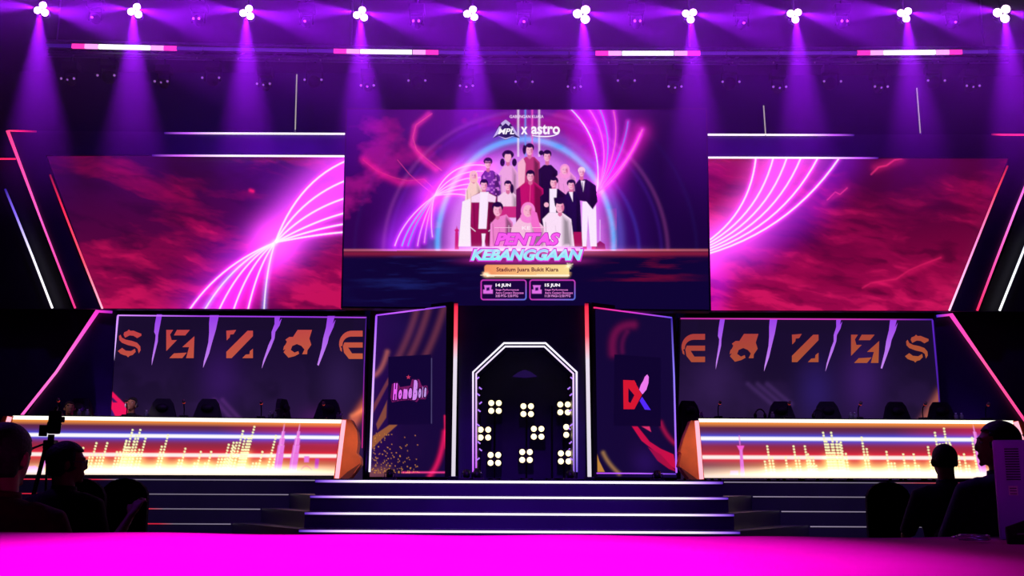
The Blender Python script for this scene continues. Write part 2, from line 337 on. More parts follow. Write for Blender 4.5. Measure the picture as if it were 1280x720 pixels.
# ================================================================== CENTRE VIDEO WALL
YC = 17.2
cv = thing('video_wall', 'large centre video wall showing a group poster over the entrance arch', 'screen', (0.22, YC, 3.0))
TLc, TRc, BRc, BLc = (434, 137), (882, 137), (886.5, 387), (428, 383)
def paint_center(X, Y, u, v):
    c = Canvas(X, Y, (30, 4, 66))
    c.mix((66, 4, 92), np.clip(1.1 - u * 1.6, 0, 1))                                   # left purple
    c.blob(700, 130, 110, 46, (140, 16, 160), 0.6); c.blob(570, 150, 80, 50, (104, 10, 140), 0.55)
    c.blob(440, 230, 50, 120, (44, 2, 74), 0.8)
    c.blob(657, 300, 128, 150, (96, 20, 180), 0.7); c.mix((22, 2, 50), np.clip((X - 780) / 60, 0, .75) * (Y < 313)); c.mix((40, 2, 66), np.clip((490 - X) / 60, 0, .6))
    n = fbm(X, Y, 60, 40, 3); c.mix((190, 20, 140), np.clip((n - 0.56) * 3, 0, 0.5) * (u < 0.75) * (Y < 310))
    for r, col, k in ((178, (120, 50, 110), .4), (170, (70, 30, 150), .2), (214, (30, 40, 120), .08), (142, (60, 60, 200), .22)):
        d = np.abs(np.hypot((X - 657), (Y - 318)) - r); c.C += lin(col) * (k * np.exp(-(d / 2.6) ** 2) * (Y < 313))[:, None]
    d = np.hypot((X - 657) / 110, (Y - 305) / 131)
    c.mix((214, 110, 240), 0.95 * np.clip((1.0 - d) * 6, 0, 1)); c.mix((246, 200, 255), 0.8 * np.clip((0.9 - d) * 1.6, 0, 1))
    c.C += lin((60, 190, 255)) * (0.75 * np.exp(-((d - 1.0) / 0.032) ** 2))[:, None]
    c.C += lin((120, 120, 255)) * (0.22 * np.exp(-((d - 1.08) / 0.05) ** 2))[:, None]
    for x, col in ((647.8, (255, 235, 255)), (656.7, (90, 160, 255)), (665.3, (255, 90, 200)), (674, (255, 225, 255))):
        i = c.win(x - 3, x + 3, 130, 196); c.mix(col, 0.75 * np.exp(-((X[i] - x) / 1.2) ** 2), i)
    # lightning and swirls, left
    c.glow([(455, 200), (478, 218), (500, 228), (530, 226)], (230, 20, 110), 5, .55)
    c.glow([(536, 143), (519, 158), (515, 180), (530, 200), (545, 212)], (240, 40, 140), 4, .6)
    c.line([(454, 200), (470, 213), (492, 222), (510, 226), (530, 224), (545, 238)], (235, 60, 140), 0.6, .7)
    c.line([(540, 142), (520, 156), (516, 172), (521, 188), (535, 200), (552, 213)], (245, 80, 160), 0.8, .8)
    c.line([(497, 200), (512, 218), (528, 232), (543, 244)], (245, 70, 150), 0.7, .7)
    N = (543, 245)
    c.glow([N, (520, 275), (498, 306)], (180, 40, 255), 22, .7); c.glow([N, (570, 216), (602, 214)], (255, 60, 230), 18, .8)
    ends = [((493.6, 307), (505, 272)), ((502.6, 307), (512, 276)), ((510, 307), (519, 276)), ((522, 307), (526, 280)), ((530.5, 303), (533, 276)), ((540.5, 296), (537, 270))]
    lc = [(255, 200, 255), (90, 200, 255), (60, 170, 255), (255, 170, 240), (255, 150, 240), (255, 190, 240)]
    for (e, m), col in zip(ends, lc): b = bez(N, m, e); c.glow(b, (230, 60, 255), 3, .5); c.line(b, col, 1.1)
    for (e, m) in (((608, 207), (562, 200)), ((604, 214), (566, 212)), ((602, 222), (570, 220)), ((598, 230), (572, 228)), ((592, 237), (570, 234)), ((585, 245), (568, 240))):
        b = bez(N, m, e); c.glow(b, (255, 60, 230), 3, .5); c.line(b, (255, 215, 250), 1.0)
    # swirls, right
    M = (746, 241); c.glow(bez(M, (765, 200), (745, 140)), (220, 30, 230), 22, .55); c.glow(bez(M, (775, 210), (800, 165)), (230, 30, 180), 12, .55)
    for (e, m, col) in (((713, 136), (755, 175), (220, 235, 255)), ((736, 136), (768, 180), (255, 120, 220)), ((749.5, 136), (772, 185), (110, 150, 255)),
                        ((767, 139), (778, 185), (255, 110, 190)), ((785, 152), (780, 195), (110, 130, 255)), ((800, 168), (785, 205), (255, 110, 210)), ((803, 162), (778, 222), (255, 120, 190))):
        b = bez(M, m, e); c.glow(b, (230, 50, 230), 3.2, .5); c.line(b, col, 1.1)
    c.glow([(560, 330), (560, 331)], (0, 0, 0), 1, 0)
    c.mix((248, 190, 240), 0.85 * np.exp(-((Y - 302) / 9) ** 2) * np.clip(1 - np.abs(X - 657) / 95, 0, 1) * 1.5)
    # skyline
    for x, t in ((571, 282), (731, 274), (742, 273)):
        c.poly([(x - 2.6, 312), (x - 2, t + 9), (x, t), (x + 2, t + 9), (x + 2.6, 312)], (205, 30, 130))
    c.ell(571, 288, 2.6, 2, (205, 30, 130)); c.line([(750, 275), (750, 308)], (240, 200, 255), .8)
    c.poly([(744, 312), (745, 305), (750, 301), (756, 305), (757, 312)], (150, 20, 110))
    # people on the poster
    D = (34, 5, 60); S1 = (250, 178, 208); S2 = (218, 110, 158); Wt = (252, 232, 255); Mg = (196, 14, 110); Pk = (236, 130, 210)
    def man(fx, fy, body, bc, hair=D, skin=S1, r=4.2, hy=-3.2, hrx=1.22, scarf=False, neck=True):
        c.poly(body, bc); cx = sum(p[0] for p in body) / len(body); dk = tuple(q * .62 for q in bc); lt = tuple(min(255, q * 1.15 + 14) for q in bc)
        y0 = min(p[1] for p in body); y1 = max(p[1] for p in body); xa = min(p[0] for p in body); xb = max(p[0] for p in body)
        c.poly([(cx + (p[0] - cx) * .96 if p[0] > cx + 3 else cx + 4, p[1] + 1) for p in body], dk, .14 if sum(bc) > 600 else .25)
        c.line([(xa + 4, y0 + 12), (xa + 5.5, min(y1, y0 + 44))], dk, 1.0, .6); c.line([(xb - 4, y0 + 12), (xb - 5.5, min(y1, y0 + 44))], dk, 1.0, .6)
        c.line([(xa + 2, y0 + 10), (xa + 2.4, min(y1, y0 + 40))], lt, .8, .5); c.line([(cx - 3, y0 + 16), (cx - 1, y0 + 34)], dk, .7, .35)
        if neck: c.poly([(fx - 2, fy), (fx + 2, fy), (fx + 2.6, fy + r + 5), (fx, fy + r + 7), (fx - 2.6, fy + r + 5)], S2)
        if scarf: c.ell(fx, fy + 0.3, r * 1.35, r * 1.6, hair); c.ell(fx + .2, fy + r * 1.3, r * 1.5, r * 1.1, hair); c.ell(fx - .3, fy + .6, r * .86, r * 1.16, skin)
        else:
            c.ell(fx, fy - r * .52, r * hrx * .92, r * 1.08, hair); c.ell(fx - .2, fy + .8, r * .82, r * 1.2, skin); c.ell(fx, fy - r * .98, r * .86, r * .5, hair)
        c.ell(fx + r * .55, fy + 1.4, r * .34, r * .85, S2, .5)
        e = r * .36; c.line([(fx - e - .7, fy), (fx - e + .6, fy)], (80, 12, 66), .45, .75); c.line([(fx + e - .6, fy), (fx + e + .7, fy)], (80, 12, 66), .45, .75)
        c.line([(fx - .8, fy + r * .82), (fx + .9, fy + r * .82)], (200, 30, 90), .5, .8); c.line([(fx + .2, fy + .6), (fx + .3, fy + r * .45)], S2, .4, .7)
    man(662, 187, [(650, 203), (657, 196), (668, 196), (675, 203), (676, 250), (648, 250)], (190, 50, 120), r=5, hy=-3.5)
    c.poly([(647, 204), (654, 197), (657, 205), (655, 240), (648, 240)], S1); c.ell(655.5, 187, 2.2, 6, D)
    man(635, 196, [(624, 216), (630, 207), (641, 207), (647, 216), (648, 262), (622, 262)], (240, 165, 225), r=5, hrx=1.6, hy=0)
    c.ell(635, 196, 3.7, 5.2, S1); c.ell(635, 190.2, 5, 2.6, D); c.ell(628, 203, 3, 5, D); c.ell(643, 203, 3, 5, D)
    man(684, 195, [(673, 212), (680, 206), (689, 206), (697, 214), (698, 250), (674, 250)], D, r=4.8); c.ell(676.5, 191, 3, 3, D)
    man(706, 212, [(694, 222), (702, 214), (712, 214), (720, 222), (722, 252), (694, 252)], (240, 150, 220), hair=(250, 150, 215), r=4.6, scarf=True)
    man(727, 215, [(718, 232), (724, 224), (733, 224), (745, 232), (747, 252), (740, 262), (733, 252), (720, 250)], D, hair=(250, 205, 225), r=4)
    c.poly([(728, 252), (733, 252), (741, 262), (745, 256), (746, 308), (738, 308), (735, 270), (733, 308), (727, 308)], Wt); c.poly([(726, 226), (731, 226), (729, 240)], Wt); c.line([(728, 228), (728.5, 240)], D, .9)
    man(610, 204, [(601, 220), (606, 213), (616, 213), (625, 220), (627, 252), (602, 252)], (120, 40, 160), r=4.5, hrx=1.35, hy=-2)
    c.line([(606, 203), (614, 203)], (90, 5, 60), 1.6)
    i = c.win(602, 627, 216, 250); c.mix((220, 120, 230), np.clip((vnoise(X[i], Y[i], 2.5, 2.5, 5) - .6) * 4, 0, .8), i)
    man(592, 219, [(583, 238), (588, 226), (596, 226), (603, 238), (602, 308), (590, 308), (588, 262), (580, 258)], (250, 205, 200), hair=(250, 190, 190), r=3.8, scarf=True)
    c.poly([(578, 252), (588, 248), (588, 308), (573, 308)], (252, 235, 250))
    man(635, 232, [(622, 246), (630, 240), (640, 240), (648, 246), (648, 272), (622, 272)], (248, 205, 235), r=4.2); c.poly([(624, 258), (646, 258), (648, 272), (622, 272)], (205, 40, 130)); c.ell(640, 236, 2.4, 6, D)
    man(663, 220, [(646, 236), (656, 228), (669, 228), (679, 236), (681, 284), (645, 284)], Mg, r=4.8); c.poly([(645, 237), (650, 234), (653, 284), (645, 284)], (110, 8, 90)); c.line([(663, 230), (662, 262)], (240, 80, 150), .6)
    man(692, 228, [(675, 246), (686, 236), (698, 236), (711, 246), (711, 286), (676, 286)], D, r=4.6, hrx=1.4); c.poly([(687, 236), (696, 236), (695, 266), (687, 266)], Wt); c.ell(683, 256, 3, 3, S1)
    man(714, 231, [(704, 248), (710, 239), (719, 239), (725, 248), (728, 308), (706, 308)], (32, 6, 70), r=4.3, hrx=1.4); c.poly([(711, 240), (716, 240), (716, 252)], Wt); c.poly([(717, 290), (727, 290), (728, 308), (716, 308)], (170, 16, 90))
    man(605, 231, [(589, 246), (600, 240), (611, 240), (621, 246), (620, 286), (616, 284), (616, 308), (607, 308), (604, 292), (602, 308), (589, 308), (588, 284)], (150, 12, 84), r=4.6)
    c.poly([(600, 240), (611, 240), (608, 286), (598, 286)], Wt); c.poly([(589, 246), (600, 241), (600, 253), (589, 253)], (250, 215, 245)); c.poly([(610, 241), (620, 246), (619, 253), (609, 252)], (250, 215, 245))
    c.poly([(602, 292), (607, 292), (605, 308), (603, 308)], Wt); c.line([(588, 284), (594, 289)], Wt, .8); c.line([(611, 289), (618, 283)], Wt, .8)
    man(622, 262, [(613, 280), (620, 272), (633, 268), (641, 278), (643, 308), (612, 308)], (240, 130, 205), r=6.2, hy=-3.8)
    man(700, 258, [(678, 274), (686, 266), (703, 266), (714, 274), (718, 308), (684, 308)], (252, 222, 248), r=6); c.poly([(692, 247), (707, 246), (707, 253), (693, 254)], D)
    man(660, 263, [(640, 284), (650, 272), (668, 272), (680, 284), (683, 308), (634, 308)], (248, 190, 225), hair=(248, 130, 215), r=6.6, scarf=True)
    c.poly([(664, 262), (671, 266), (677, 290), (670, 296), (664, 280)], (246, 110, 205))
    # horizon and water
    wt = Y > 313.5
    c.mix((14, 4, 52), wt * 1.0); n2 = fbm(X, Y, 46, 5, 21)
    c.mix((120, 10, 50), np.clip((n2 - .45) * 2.2, 0, .8) * wt * np.exp(-((X - 815) / 45) ** 2) * (Y < 352))
    c.mix((30, 40, 120), np.clip((n2 - .45) * 1.6, 0, .5) * wt * np.exp(-((X - 510) / 60) ** 2))
    c.mix((150, 30, 60), .7 * np.exp(-((Y - 317) / 3) ** 2) * wt)
    c.C += lin((255, 130, 120)) * (1.0 * np.exp(-((Y - 312.6) / 1.3) ** 2) * (0.35 + 0.65 * np.exp(-((X - 657) / 150) ** 2)))[:, None]
    c.C += lin((255, 150, 240)) * (0.5 * np.exp(-((Y - 313) / 5.0) ** 2) * np.exp(-((X - 657) / 85) ** 2))[:, None]
    c.C += lin((255, 60, 200)) * (0.35 * np.exp(-((Y - 326) / 4.0) ** 2) * np.exp(-((X - 658) / 72) ** 4))[:, None]
    # venue pill
    d = np.maximum(np.maximum(np.abs(X - 658.5) - 49, np.abs(Y - 338) - 3), 0); sd = np.hypot(np.maximum(np.abs(X - 658.5) - 49.5, 0), np.maximum(np.abs(Y - 338) - 3.6, 0)) - 3.4
    g = np.clip((X - 605) / 107, 0, 1)[:, None]; a = np.clip(.5 - sd, 0, 1)[:, None]
    c.C = c.C * (1 - a) + (lin((244, 146, 96)) * (1 - g) + lin((250, 222, 150)) * g) * a
    i = c.win(608, 712, 343.3, 345.6); c.mix((255, 246, 225), .8 * np.clip(2 - np.abs(Y[i] - 344.2), 0, 1), i)
    c.C += lin((255, 190, 120)) * (.35 * np.exp(-((sd - 1) / 1.6) ** 2) * (Y > 340))[:, None]
    c.glow([(606, 343), (609, 343)], (255, 220, 190), 2.4, 1.0); c.line([(601, 344), (613, 343)], (255, 225, 200), .6); c.glow([(711, 332), (712, 332)], (255, 240, 200), 2.2, 1.0); c.line([(706, 335), (716, 330)], (255, 235, 200), .6); c.line([(709, 329), (713, 336)], (255, 235, 200), .5)
    # date boxes
    for x0, x1 in ((601.5, 657.5), (662.5, 718.5)):
        cx = (x0 + x1) / 2; hw = (x1 - x0) / 2
        sd = np.hypot(np.maximum(np.abs(X - cx) - hw + 3, 0), np.maximum(np.abs(Y - 362.3) - 9.2, 0)) - 3 + np.minimum(np.maximum(np.abs(X - cx) - hw + 3, np.abs(Y - 362.3) - 9.2), 0)
        c.mix((26, 4, 60), np.clip(.5 - sd, 0, 1)); a = np.clip(1.1 - np.abs(sd), 0, 1)[:, None]; g = np.clip((X - x0) / (x1 - x0), 0, 1)[:, None] * np.clip((Y - 350) / 20, 0, 1)[:, None]
        c.C = c.C * (1 - a) + (lin((226, 60, 205)) * (1 - g) + lin((110, 130, 255)) * g) * a
        x = x0 + 8.5; pk = (226, 110, 232)
        c.poly([(x - 5, 356.5), (x + 5, 356.5), (x + 4, 360), (x + 4, 363), (x - 4, 363), (x - 4, 360)], pk); c.poly([(x - 6, 362), (x + 6, 362), (x + 6, 367), (x - 6, 367)], pk)
        c.poly([(x - 2, 359.5), (x + 2, 359), (x + 2, 363), (x - 2, 363.5)], (50, 8, 90))
    n3 = np.random.RandomState(4).rand(len(X)); c.C *= (0.97 + 0.06 * n3)[:, None]
    return c.C
grid_screen('display', [P(x, y, YC) for x, y in (TLc, TRc, BRc, BLc)], 690, 380, paint_center, cv)
pxslab('cabinet_back', [(432, 135), (884, 135), (889, 389), (426, 385)], YC, 0.25, BLACK, cv, off=-0.02)
PC = plane(YC); WHT = (255, 245, 255)
text('lettering', 'GABUNGAN KUASA', 637, 679.5, 143.8, 147.6, PC, (250, 225, 255), cv, bold=.012)
text('lettering', 'x', 651, 659.5, 158.5, 168, PC, WHT, cv, bold=.03)
text('lettering', 'astro', 664, 700, 155.5, 168, PC, WHT, cv, bold=.03)
sw = [(665, 169.3)] + bez((665, 168.8), (688, 172), (700, 166.3), 10) + bez((700, 166.3), (690, 174.3), (665, 169.8), 10)
flat('swoosh', [sw], PC, WHT, cv, off=.02)
# winged crest
NV = (30, 18, 80); LV = (196, 180, 230)
flat('crest', [[(616, 173), (622, 160), (626, 154), (632, 150), (638, 154), (642, 160), (650, 173), (640, 170), (632, 175), (624, 170)]], PC, NV, cv, off=.015)
flat('crest_wing', [[(616, 172.5), (624, 158), (627, 158), (622, 168)], [(650, 172.5), (641, 158), (638, 158), (644, 168)], [(626, 154), (632, 149.5), (638, 154), (636, 157.5), (632, 154), (628, 157.5)],
                    [(622, 169.6), (632, 172.6), (643, 169.6), (632, 174.4)]], PC, LV, cv, off=.02)
text('lettering', 'MPL', 622.5, 643, 160.5, 167.8, PC, (255, 250, 255), cv, off=.025, shear=.25, bold=.03)
text('lettering', 'KE', 652.5, 663, 282.8, 287, PC, (255, 235, 250), cv, bold=.01)
flat('divider_line', [[(618, 284.2), (650, 284.2), (650, 284.9), (618, 284.9)], [(665, 284.2), (684, 284.2), (684, 284.9), (665, 284.9)]], PC, (255, 190, 230), cv, off=.02)
text('lettering_outline', 'PENTAS', 617.5, 701, 290.2, 307.6, PC, (176, 30, 176), cv, off=.015, shear=.28, bold=.085)
text('lettering', 'PENTAS', 618.6, 700, 291.2, 306.6, PC, (250, 90, 240), cv, off=.022, shear=.28, bold=.05)
def keb(x, y):
    t = (y - 311) / 15; s = 0.5 + 0.5 * math.sin((x - 588) * 0.42); a = np.array((120, 255, 250)); b = np.array((250, 225, 255)) if s > .5 else np.array((200, 170, 255))
    return tuple(a * (.35 + .5 * t) + b * (.65 - .5 * t))
text('lettering_outline', 'KEBANGGAAN', 586.5, 731, 309.8, 327.2, PC, (220, 60, 220), cv, off=.015, shear=.28, bold=.085)
text('lettering', 'KEBANGGAAN', 588.5, 729, 311.3, 325.6, PC, (150, 240, 255), cv, off=.022, shear=.28, bold=.052, colfn=keb)
text('lettering', 'Stadium Juara Bukit Kiara', 620.5, 698, 334.2, 341, PC, (96, 14, 50), cv, off=.02, bold=.02)
for x0, a, l4 in ((619.5, '14 JUN', '3:00 PTG- 5:30 PTG'), (681, '15 JUN', '11:30 PAGI-12:30 PTG')):
    text('lettering', a, x0, x0 + 19, 354.4, 359.4, PC, WHT, cv, bold=.045)
    text('lettering', 'Stage Performances', x0, x0 + 29, 361, 364, PC, (240, 130, 225), cv, bold=.015)
    text('lettering', 'Astro Content Showcase', x0, x0 + 35, 364.6, 367.4, PC, (240, 130, 225), cv, bold=.015)
    text('lettering', l4, x0, x0 + (28 if x0 < 650 else 32), 368.4, 371.4, PC, (240, 150, 235), cv, bold=.015)

# ================================================================== SIDE VIDEO WALLS
YS = 18.0
def clouds(c, X, Y, seed, dark, mid, hot, bias):
    xs = X + 30 * fbm(X, Y, 90, 60, seed + 40); ys = Y + 22 * fbm(X, Y, 70, 50, seed + 60) - 0.18 * X
    n = fbm(xs, ys, 120, 34, seed, 6); m = fbm(xs, ys, 46, 12, seed + 9, 5)
    c.mix(mid, np.clip((n - .42 + bias) * 4.2, 0, 1)); c.mix(hot, np.clip((m - .56 + bias * .7) * 4.0, 0, .7) * np.clip((n - .4 + bias) * 3.5, 0, 1))
    c.mix(dark, np.clip((.46 - m - bias * .4) * 3.2, 0, .7))
def paint_left(X, Y, u, v):
    c = Canvas(X, Y, (52, 4, 60)); b = np.clip((Y - 290) / 110, -.3, 1) * .30 + np.clip((X - 250) / 190, -1, 1) * .04
    c.mix((104, 4, 62), np.clip((Y - 210) / 190, 0, .8)); clouds(c, X, Y, 5, (50, 4, 48), (140, 6, 70), (214, 20, 92), b)
    c.mix((40, 4, 66), .85 * np.clip((150 - X) / 110, 0, 1) * np.clip((300 - Y) / 110, 0, 1))
    N = (344, 303)
    c.glow([(258, 392), (300, 335), N, (378, 262), (430, 215)], (110, 20, 240), 40, .30)
    c.glow([(262, 392), (305, 338), N], (240, 60, 240), 25, .6); c.glow([N, (372, 262), (415, 214), (436, 205)], (250, 80, 250), 27, .68)
    c.glow([N, (390, 272), (436, 245)], (255, 80, 240), 26, .72); c.glow([(292, 388), (318, 350), N], (255, 20, 180), 20, .5)
    tops = [((434, 200.5), (372, 226)), ((434, 225), (376, 247)), ((434, 247), (383, 262)), ((434, 265.5), (392, 276)), ((434, 279.5), (397, 285)), ((434, 290), (400, 292))]
    bots = [((237, 387), (276, 330)), ((256, 387), (290, 329)), ((274, 387), (301, 328)), ((292, 387), (312, 328)), ((310, 387), (323, 330)), ((330, 387), (333, 334))]
    for e, m in tops: b_ = bez(N, m, e); c.glow(b_, (255, 60, 255), 3.4, .6); c.line(b_, (255, 240, 255), 1.9)
    for j, (e, m) in enumerate(bots):
        b_ = bez(N, m, e); c.glow(b_, (255, 60, 255) if j not in (1, 5) else (60, 150, 255), 3.2, .6); c.line(b_, (255, 236, 255), 1.6)
    c.glow([(313, 238), (316, 239)], (255, 20, 70), 2.2, .8)
    return c.C
def paint_right(X, Y, u, v):
    c = Canvas(X, Y, (84, 2, 52)); c.mix((150, 4, 66), np.clip((Y - 250) / 150, 0, .8))
    b = np.clip((Y - 300) / 100, -.25, 1) * .12 - .03 + np.clip((930 - X) / 60, 0, 1) * .22
    clouds(c, X, Y, 71, (74, 2, 44), (150, 6, 70), (220, 22, 96), b + .02)
    c.mix((62, 2, 42), .62 * np.exp(-((X - 1110) / 90) ** 2 - ((Y - 245) / 48) ** 2)); c.line([(1078, 360), (1088, 354), (1104, 351), (1120, 349), (1136, 338), (1152, 331), (1176, 322)], (200, 26, 88), 2.4, .35); c.glow([(1082, 358), (1120, 349), (1176, 322)], (200, 20, 80), 4, .3)
    c.line([(1089, 218), (1098, 209), (1108, 207), (1118, 200), (1127, 198)], (225, 45, 110), 2.6, .4); c.glow([(1095, 210), (1126, 199)], (220, 30, 100), 6, .35); c.line([(1034, 250), (1044, 240), (1050, 243), (1059, 235)], (230, 50, 120), 1.5, .6); c.glow([(1030, 254), (1058, 236)], (200, 30, 110), 4, .3)
    c.glow([(884, 330), (945, 308), (1010, 256), (1050, 200)], (120, 20, 220), 26, .4)
    c.glow([(884, 314), (930, 290), (970, 245), (1000, 195)], (250, 80, 240), 27, .78); c.glow([(884, 306), (915, 285), (945, 250), (965, 198)], (255, 90, 240), 22, .58)
    c.glow([(884, 338), (900, 350), (890, 386)], (120, 10, 200), 16, .45)
    E = [945, 967, 984, 1001.6, 1023, 1050]
    for j, x in enumerate(E):
        t = j / 5.0; y0 = 303 + 15 * t; b_ = bez((882.5, y0), (938 + 50 * t, 266 + 22 * t), (x, 196)); c.glow(b_, (255, 60, 255), 3.4, .6); c.line(b_, (255, 238, 255), 1.8)
    c.blob(1258, 205, 40, 20, (70, 2, 46), .6)
    return c.C
ls = thing('video_wall', 'left video wall of crimson clouds with white arcs fanning toward centre', 'screen', (-5, YS, 2.8))
grid_screen('display', [P(x, y, YS) for x, y in ((58, 194.5), (434.5, 195.5), (429, 386.5), (127, 385.5))], 500, 260, paint_left, ls)
pxslab('cabinet_back', [(54, 192), (437, 193), (430, 387.3), (126, 386.3)], YS, 0.14, BLACK, ls, off=-0.03)
rs = thing('video_wall', 'right video wall of crimson clouds with white arcs in its upper left', 'screen', (5.5, YS, 2.8))
grid_screen('display', [P(x, y, YS) for x, y in ((879.5, 198), (1262, 198.5), (1187, 388.5), (886.5, 388))], 500, 260, paint_right, rs)
pxslab('cabinet_back', [(877, 196), (1266, 196), (1188.5, 389.2), (885, 388.8)], YS, 0.14, BLACK, rs, off=-0.03)
# surrounds of the side walls: dark panels with LED lines
PKh = (255, 80, 190); RDh = (235, 30, 80); Wh = (255, 240, 255); DP = (48, 10, 110)
lf = thing('screen_surround', 'black angular frame around left video wall with pink, red and white light lines', 'frame', (-7, YS - .1, 2.6))
pxslab('panel', [(8, 163), (436, 167), (436, 193), (57, 194), (126, 386), (92, 386)], YS - .08, .06, DARKPANEL, lf)
pxslab('panel', [(-60, 198), (20, 198), (91, 386), (-60, 386)], YS + .05, .06, BLACK, lf)
pl = plane(YS - .10)
strip('light_strip', [(45, 164), (22, 163.3), (9, 163), (51, 275), (93.5, 385)], [(120, 10, 50), RDh, (255, 60, 120), (255, 90, 190), (240, 50, 130)], 1.6, pl, lf)
strip('light_strip', [(-30, 198.3), (19, 198.3)], [RDh, RDh], 1.5, pl, lf)
strip('light_strip', [(6, 236), (20, 270), (40, 320), (65, 385)], [(40, 20, 130), (130, 100, 240), (240, 235, 255), (255, 250, 255)], 1.8, pl, lf)
strip('light_strip', [(62, 218), (80, 265), (105, 329), (127.5, 385.5)], [(120, 15, 40), (240, 40, 80), (250, 80, 110), (255, 170, 200)], 1.6, pl, lf)
strip('light_strip', [(205, 166), (235, 166.2), (290, 166.4), (433, 167)], [DP, (190, 90, 240), Wh, Wh], 1.8, pl, lf)
strip('light_strip', [(190, 194), (230, 194.2), (290, 194.4), (434, 195)], [DP, (210, 100, 250), Wh, Wh], 1.8, pl, lf)
rf = thing('screen_surround', 'black angular frame around right video wall with slanted pink and white lines', 'frame', (7.4, YS - .1, 2.6))
pxslab('panel', [(878, 168), (1340, 168), (1340, 200), (1296, 200), (1222, 389), (1187, 389), (1262, 197), (878, 196)], YS - .08, .06, DARKPANEL, rf)
pxslab('panel', [(1300, 200), (1400, 200), (1400, 389), (1224, 389)], YS + .05, .06, BLACK, rf)
strip('light_strip', [(879, 168), (1000, 168.3), (1040, 168.4), (1068, 168.5)], [Wh, Wh, (190, 90, 240), DP], 1.8, pl, rf)
strip('light_strip', [(880, 196.6), (1020, 197), (1070, 197.2), (1098, 197.3)], [Wh, Wh, (200, 90, 250), DP], 1.8, pl, rf)
strip('light_strip', [(1240, 167.6), (1252, 168), (1330, 168.5)], [(110, 10, 50), (250, 40, 110), (240, 40, 110)], 1.6, pl, rf)
strip('light_strip', [(1260, 207), (1246, 240), (1222, 300), (1187, 388)], [(160, 20, 20), (250, 60, 90), (255, 130, 200), (255, 200, 240)], 1.6, pl, rf)
strip('light_strip', [(1297, 195), (1270, 262), (1245, 327), (1222, 388)], [(255, 80, 180), (255, 120, 220), (255, 80, 170), (240, 40, 90)], 1.8, pl, rf)
strip('light_strip', [(1300, 265), (1285, 300), (1250, 388)], [(60, 40, 160), (230, 235, 255), (255, 255, 255)], 1.9, pl, rf)

# fascia closing the wall between, above and below the screens
FASC = mat('fascia_cloth', (18, 10, 44), 0.85, noise=0.25, nscale=1.5)
fa = thing('black_fascia', 'black cloth fascia closing the set above and between the screens', 'backdrop', (0.2, 18.45, 1.1))
bx('cloth', (0.2, 18.75, 4.9), (20.5, 0.06, 7.6), FASC, fa)

# ================================================================== TEAM BACKDROPS
YB = 18.35
def paint_backdrop(x0, x1, left):
    def f(X, Y, u, v):
        c = Canvas(X, Y, (24, 12, 44)); t = (X - x0) / (x1 - x0)
        c.mix((50, 32, 66), np.clip((v - .3) * .9, 0, .7) * (.55 + .45 * np.sin(t * 4.5) ** 2))
        n = fbm(X, Y, 60, 50, 31 if left else 32, 4)
        c.mix((56, 30, 88), np.clip((n - .48) * 3, 0, .45) * np.clip(v * 1.3 - .15, 0, 1))
        if left:
            c.blob(275, 475, 26, 40, (62, 24, 108), .5); c.blob(425, 480, 24, 40, (58, 34, 92), .45)  # purple light spots on the backdrop painted into its colour
            c.poly([(135, 487), (140, 489), (158, 507), (166, 520), (172, 532), (134, 532)], (240, 20, 90)); c.poly([(137, 495), (141, 497), (147, 503), (141, 503)], (60, 20, 90)); c.poly([(135, 504), (141, 514), (146, 524), (134, 524)], (56, 20, 110))
            c.glow([(440, 530), (462, 498)], (235, 110, 60), 6, .65); c.glow([(440, 520), (462, 508)], (240, 130, 70), 3, .5); c.blob(400, 525, 22, 14, (90, 30, 110), .5)
            for a in (0, 10): c.glow([(268 + a, 500), (290 + a, 524)], (120, 60, 150), 3, .22)
        else:
            c.blob(1020, 490, 22, 36, (52, 32, 118), .5); c.blob(1078, 478, 26, 44, (66, 30, 112), .6); c.blob(895, 480, 30, 40, (60, 34, 92), .5)  # painted light spots of the right backdrop
            c.glow([(1154, 528), (1176, 492)], (190, 100, 70), 6, .6); c.glow([(1164, 528), (1178, 512)], (200, 120, 80), 3, .4)
            for a in (0, 12, 24): c.glow([(935 + a, 480), (965 + a, 505)], (110, 70, 150), 3, .16)
        return c.C
    return f
def aff(poly, cx, cy, sx=1.0, sy=1.0): return [(cx + x * sx, cy + y * sy) for x, y in poly]
def arc(cx, cy, rx, ry, a0, a1, n=9): return [(cx + rx * math.cos(math.radians(a)), cy + ry * math.sin(math.radians(a))) for a in np.linspace(a0, a1, n)]
G_S = [[(-8, -11), (-7, -14), (-3, -15.5), (-1, -17.5), (1, -15.8), (5, -16), (10, -14), (15.5, -12), (15.5, -9.5), (10, -6.5), (5, -9.5), (0, -10), (-6, -7)],
       [(-14, -9), (-12, -11), (-10, -7), (-5, -4.5), (3, -3), (10, -0.5), (14, 4), (14.5, 9), (12, 13), (10.5, 7), (7, 4.5), (-2, 2.5), (-10, -0.5), (-13.5, -4)],
       [(-15.5, 10), (-10, 6), (-5, 9.5), (2, 10), (7, 7), (8, 11), (4, 15), (0, 16), (-2, 18), (-4, 16), (-8, 15), (-12, 13.5)]]
G_Z2 = [[(-17, -18), (-8, -18), (-12, -12), (-10, -5), (-3, -5), (-17, 9)], [(-7, -11), (-3, -18), (14, -18), (8, -11)],
        [(20, -10), (19, 18), (9, 18), (13, 4), (4, 4)], [(-7, 12), (-13, 18), (4, 18), (10, 11)]]
G_SL = [[(-18, 18), (-18, 10), (10, -17), (17, -17), (17, -10), (-11, 18)], [(-18, -17), (-5, -18), (-8.5, -12.5), (-13, -12)], [(-18, -17), (-13, -12), (-13.5, -8.5), (-17.5, -4.5)],
        [(17, 6), (17, 18), (12.5, 13), (13, 9)], [(17, 18), (3, 18), (7.5, 13.5), (12.5, 13)]]
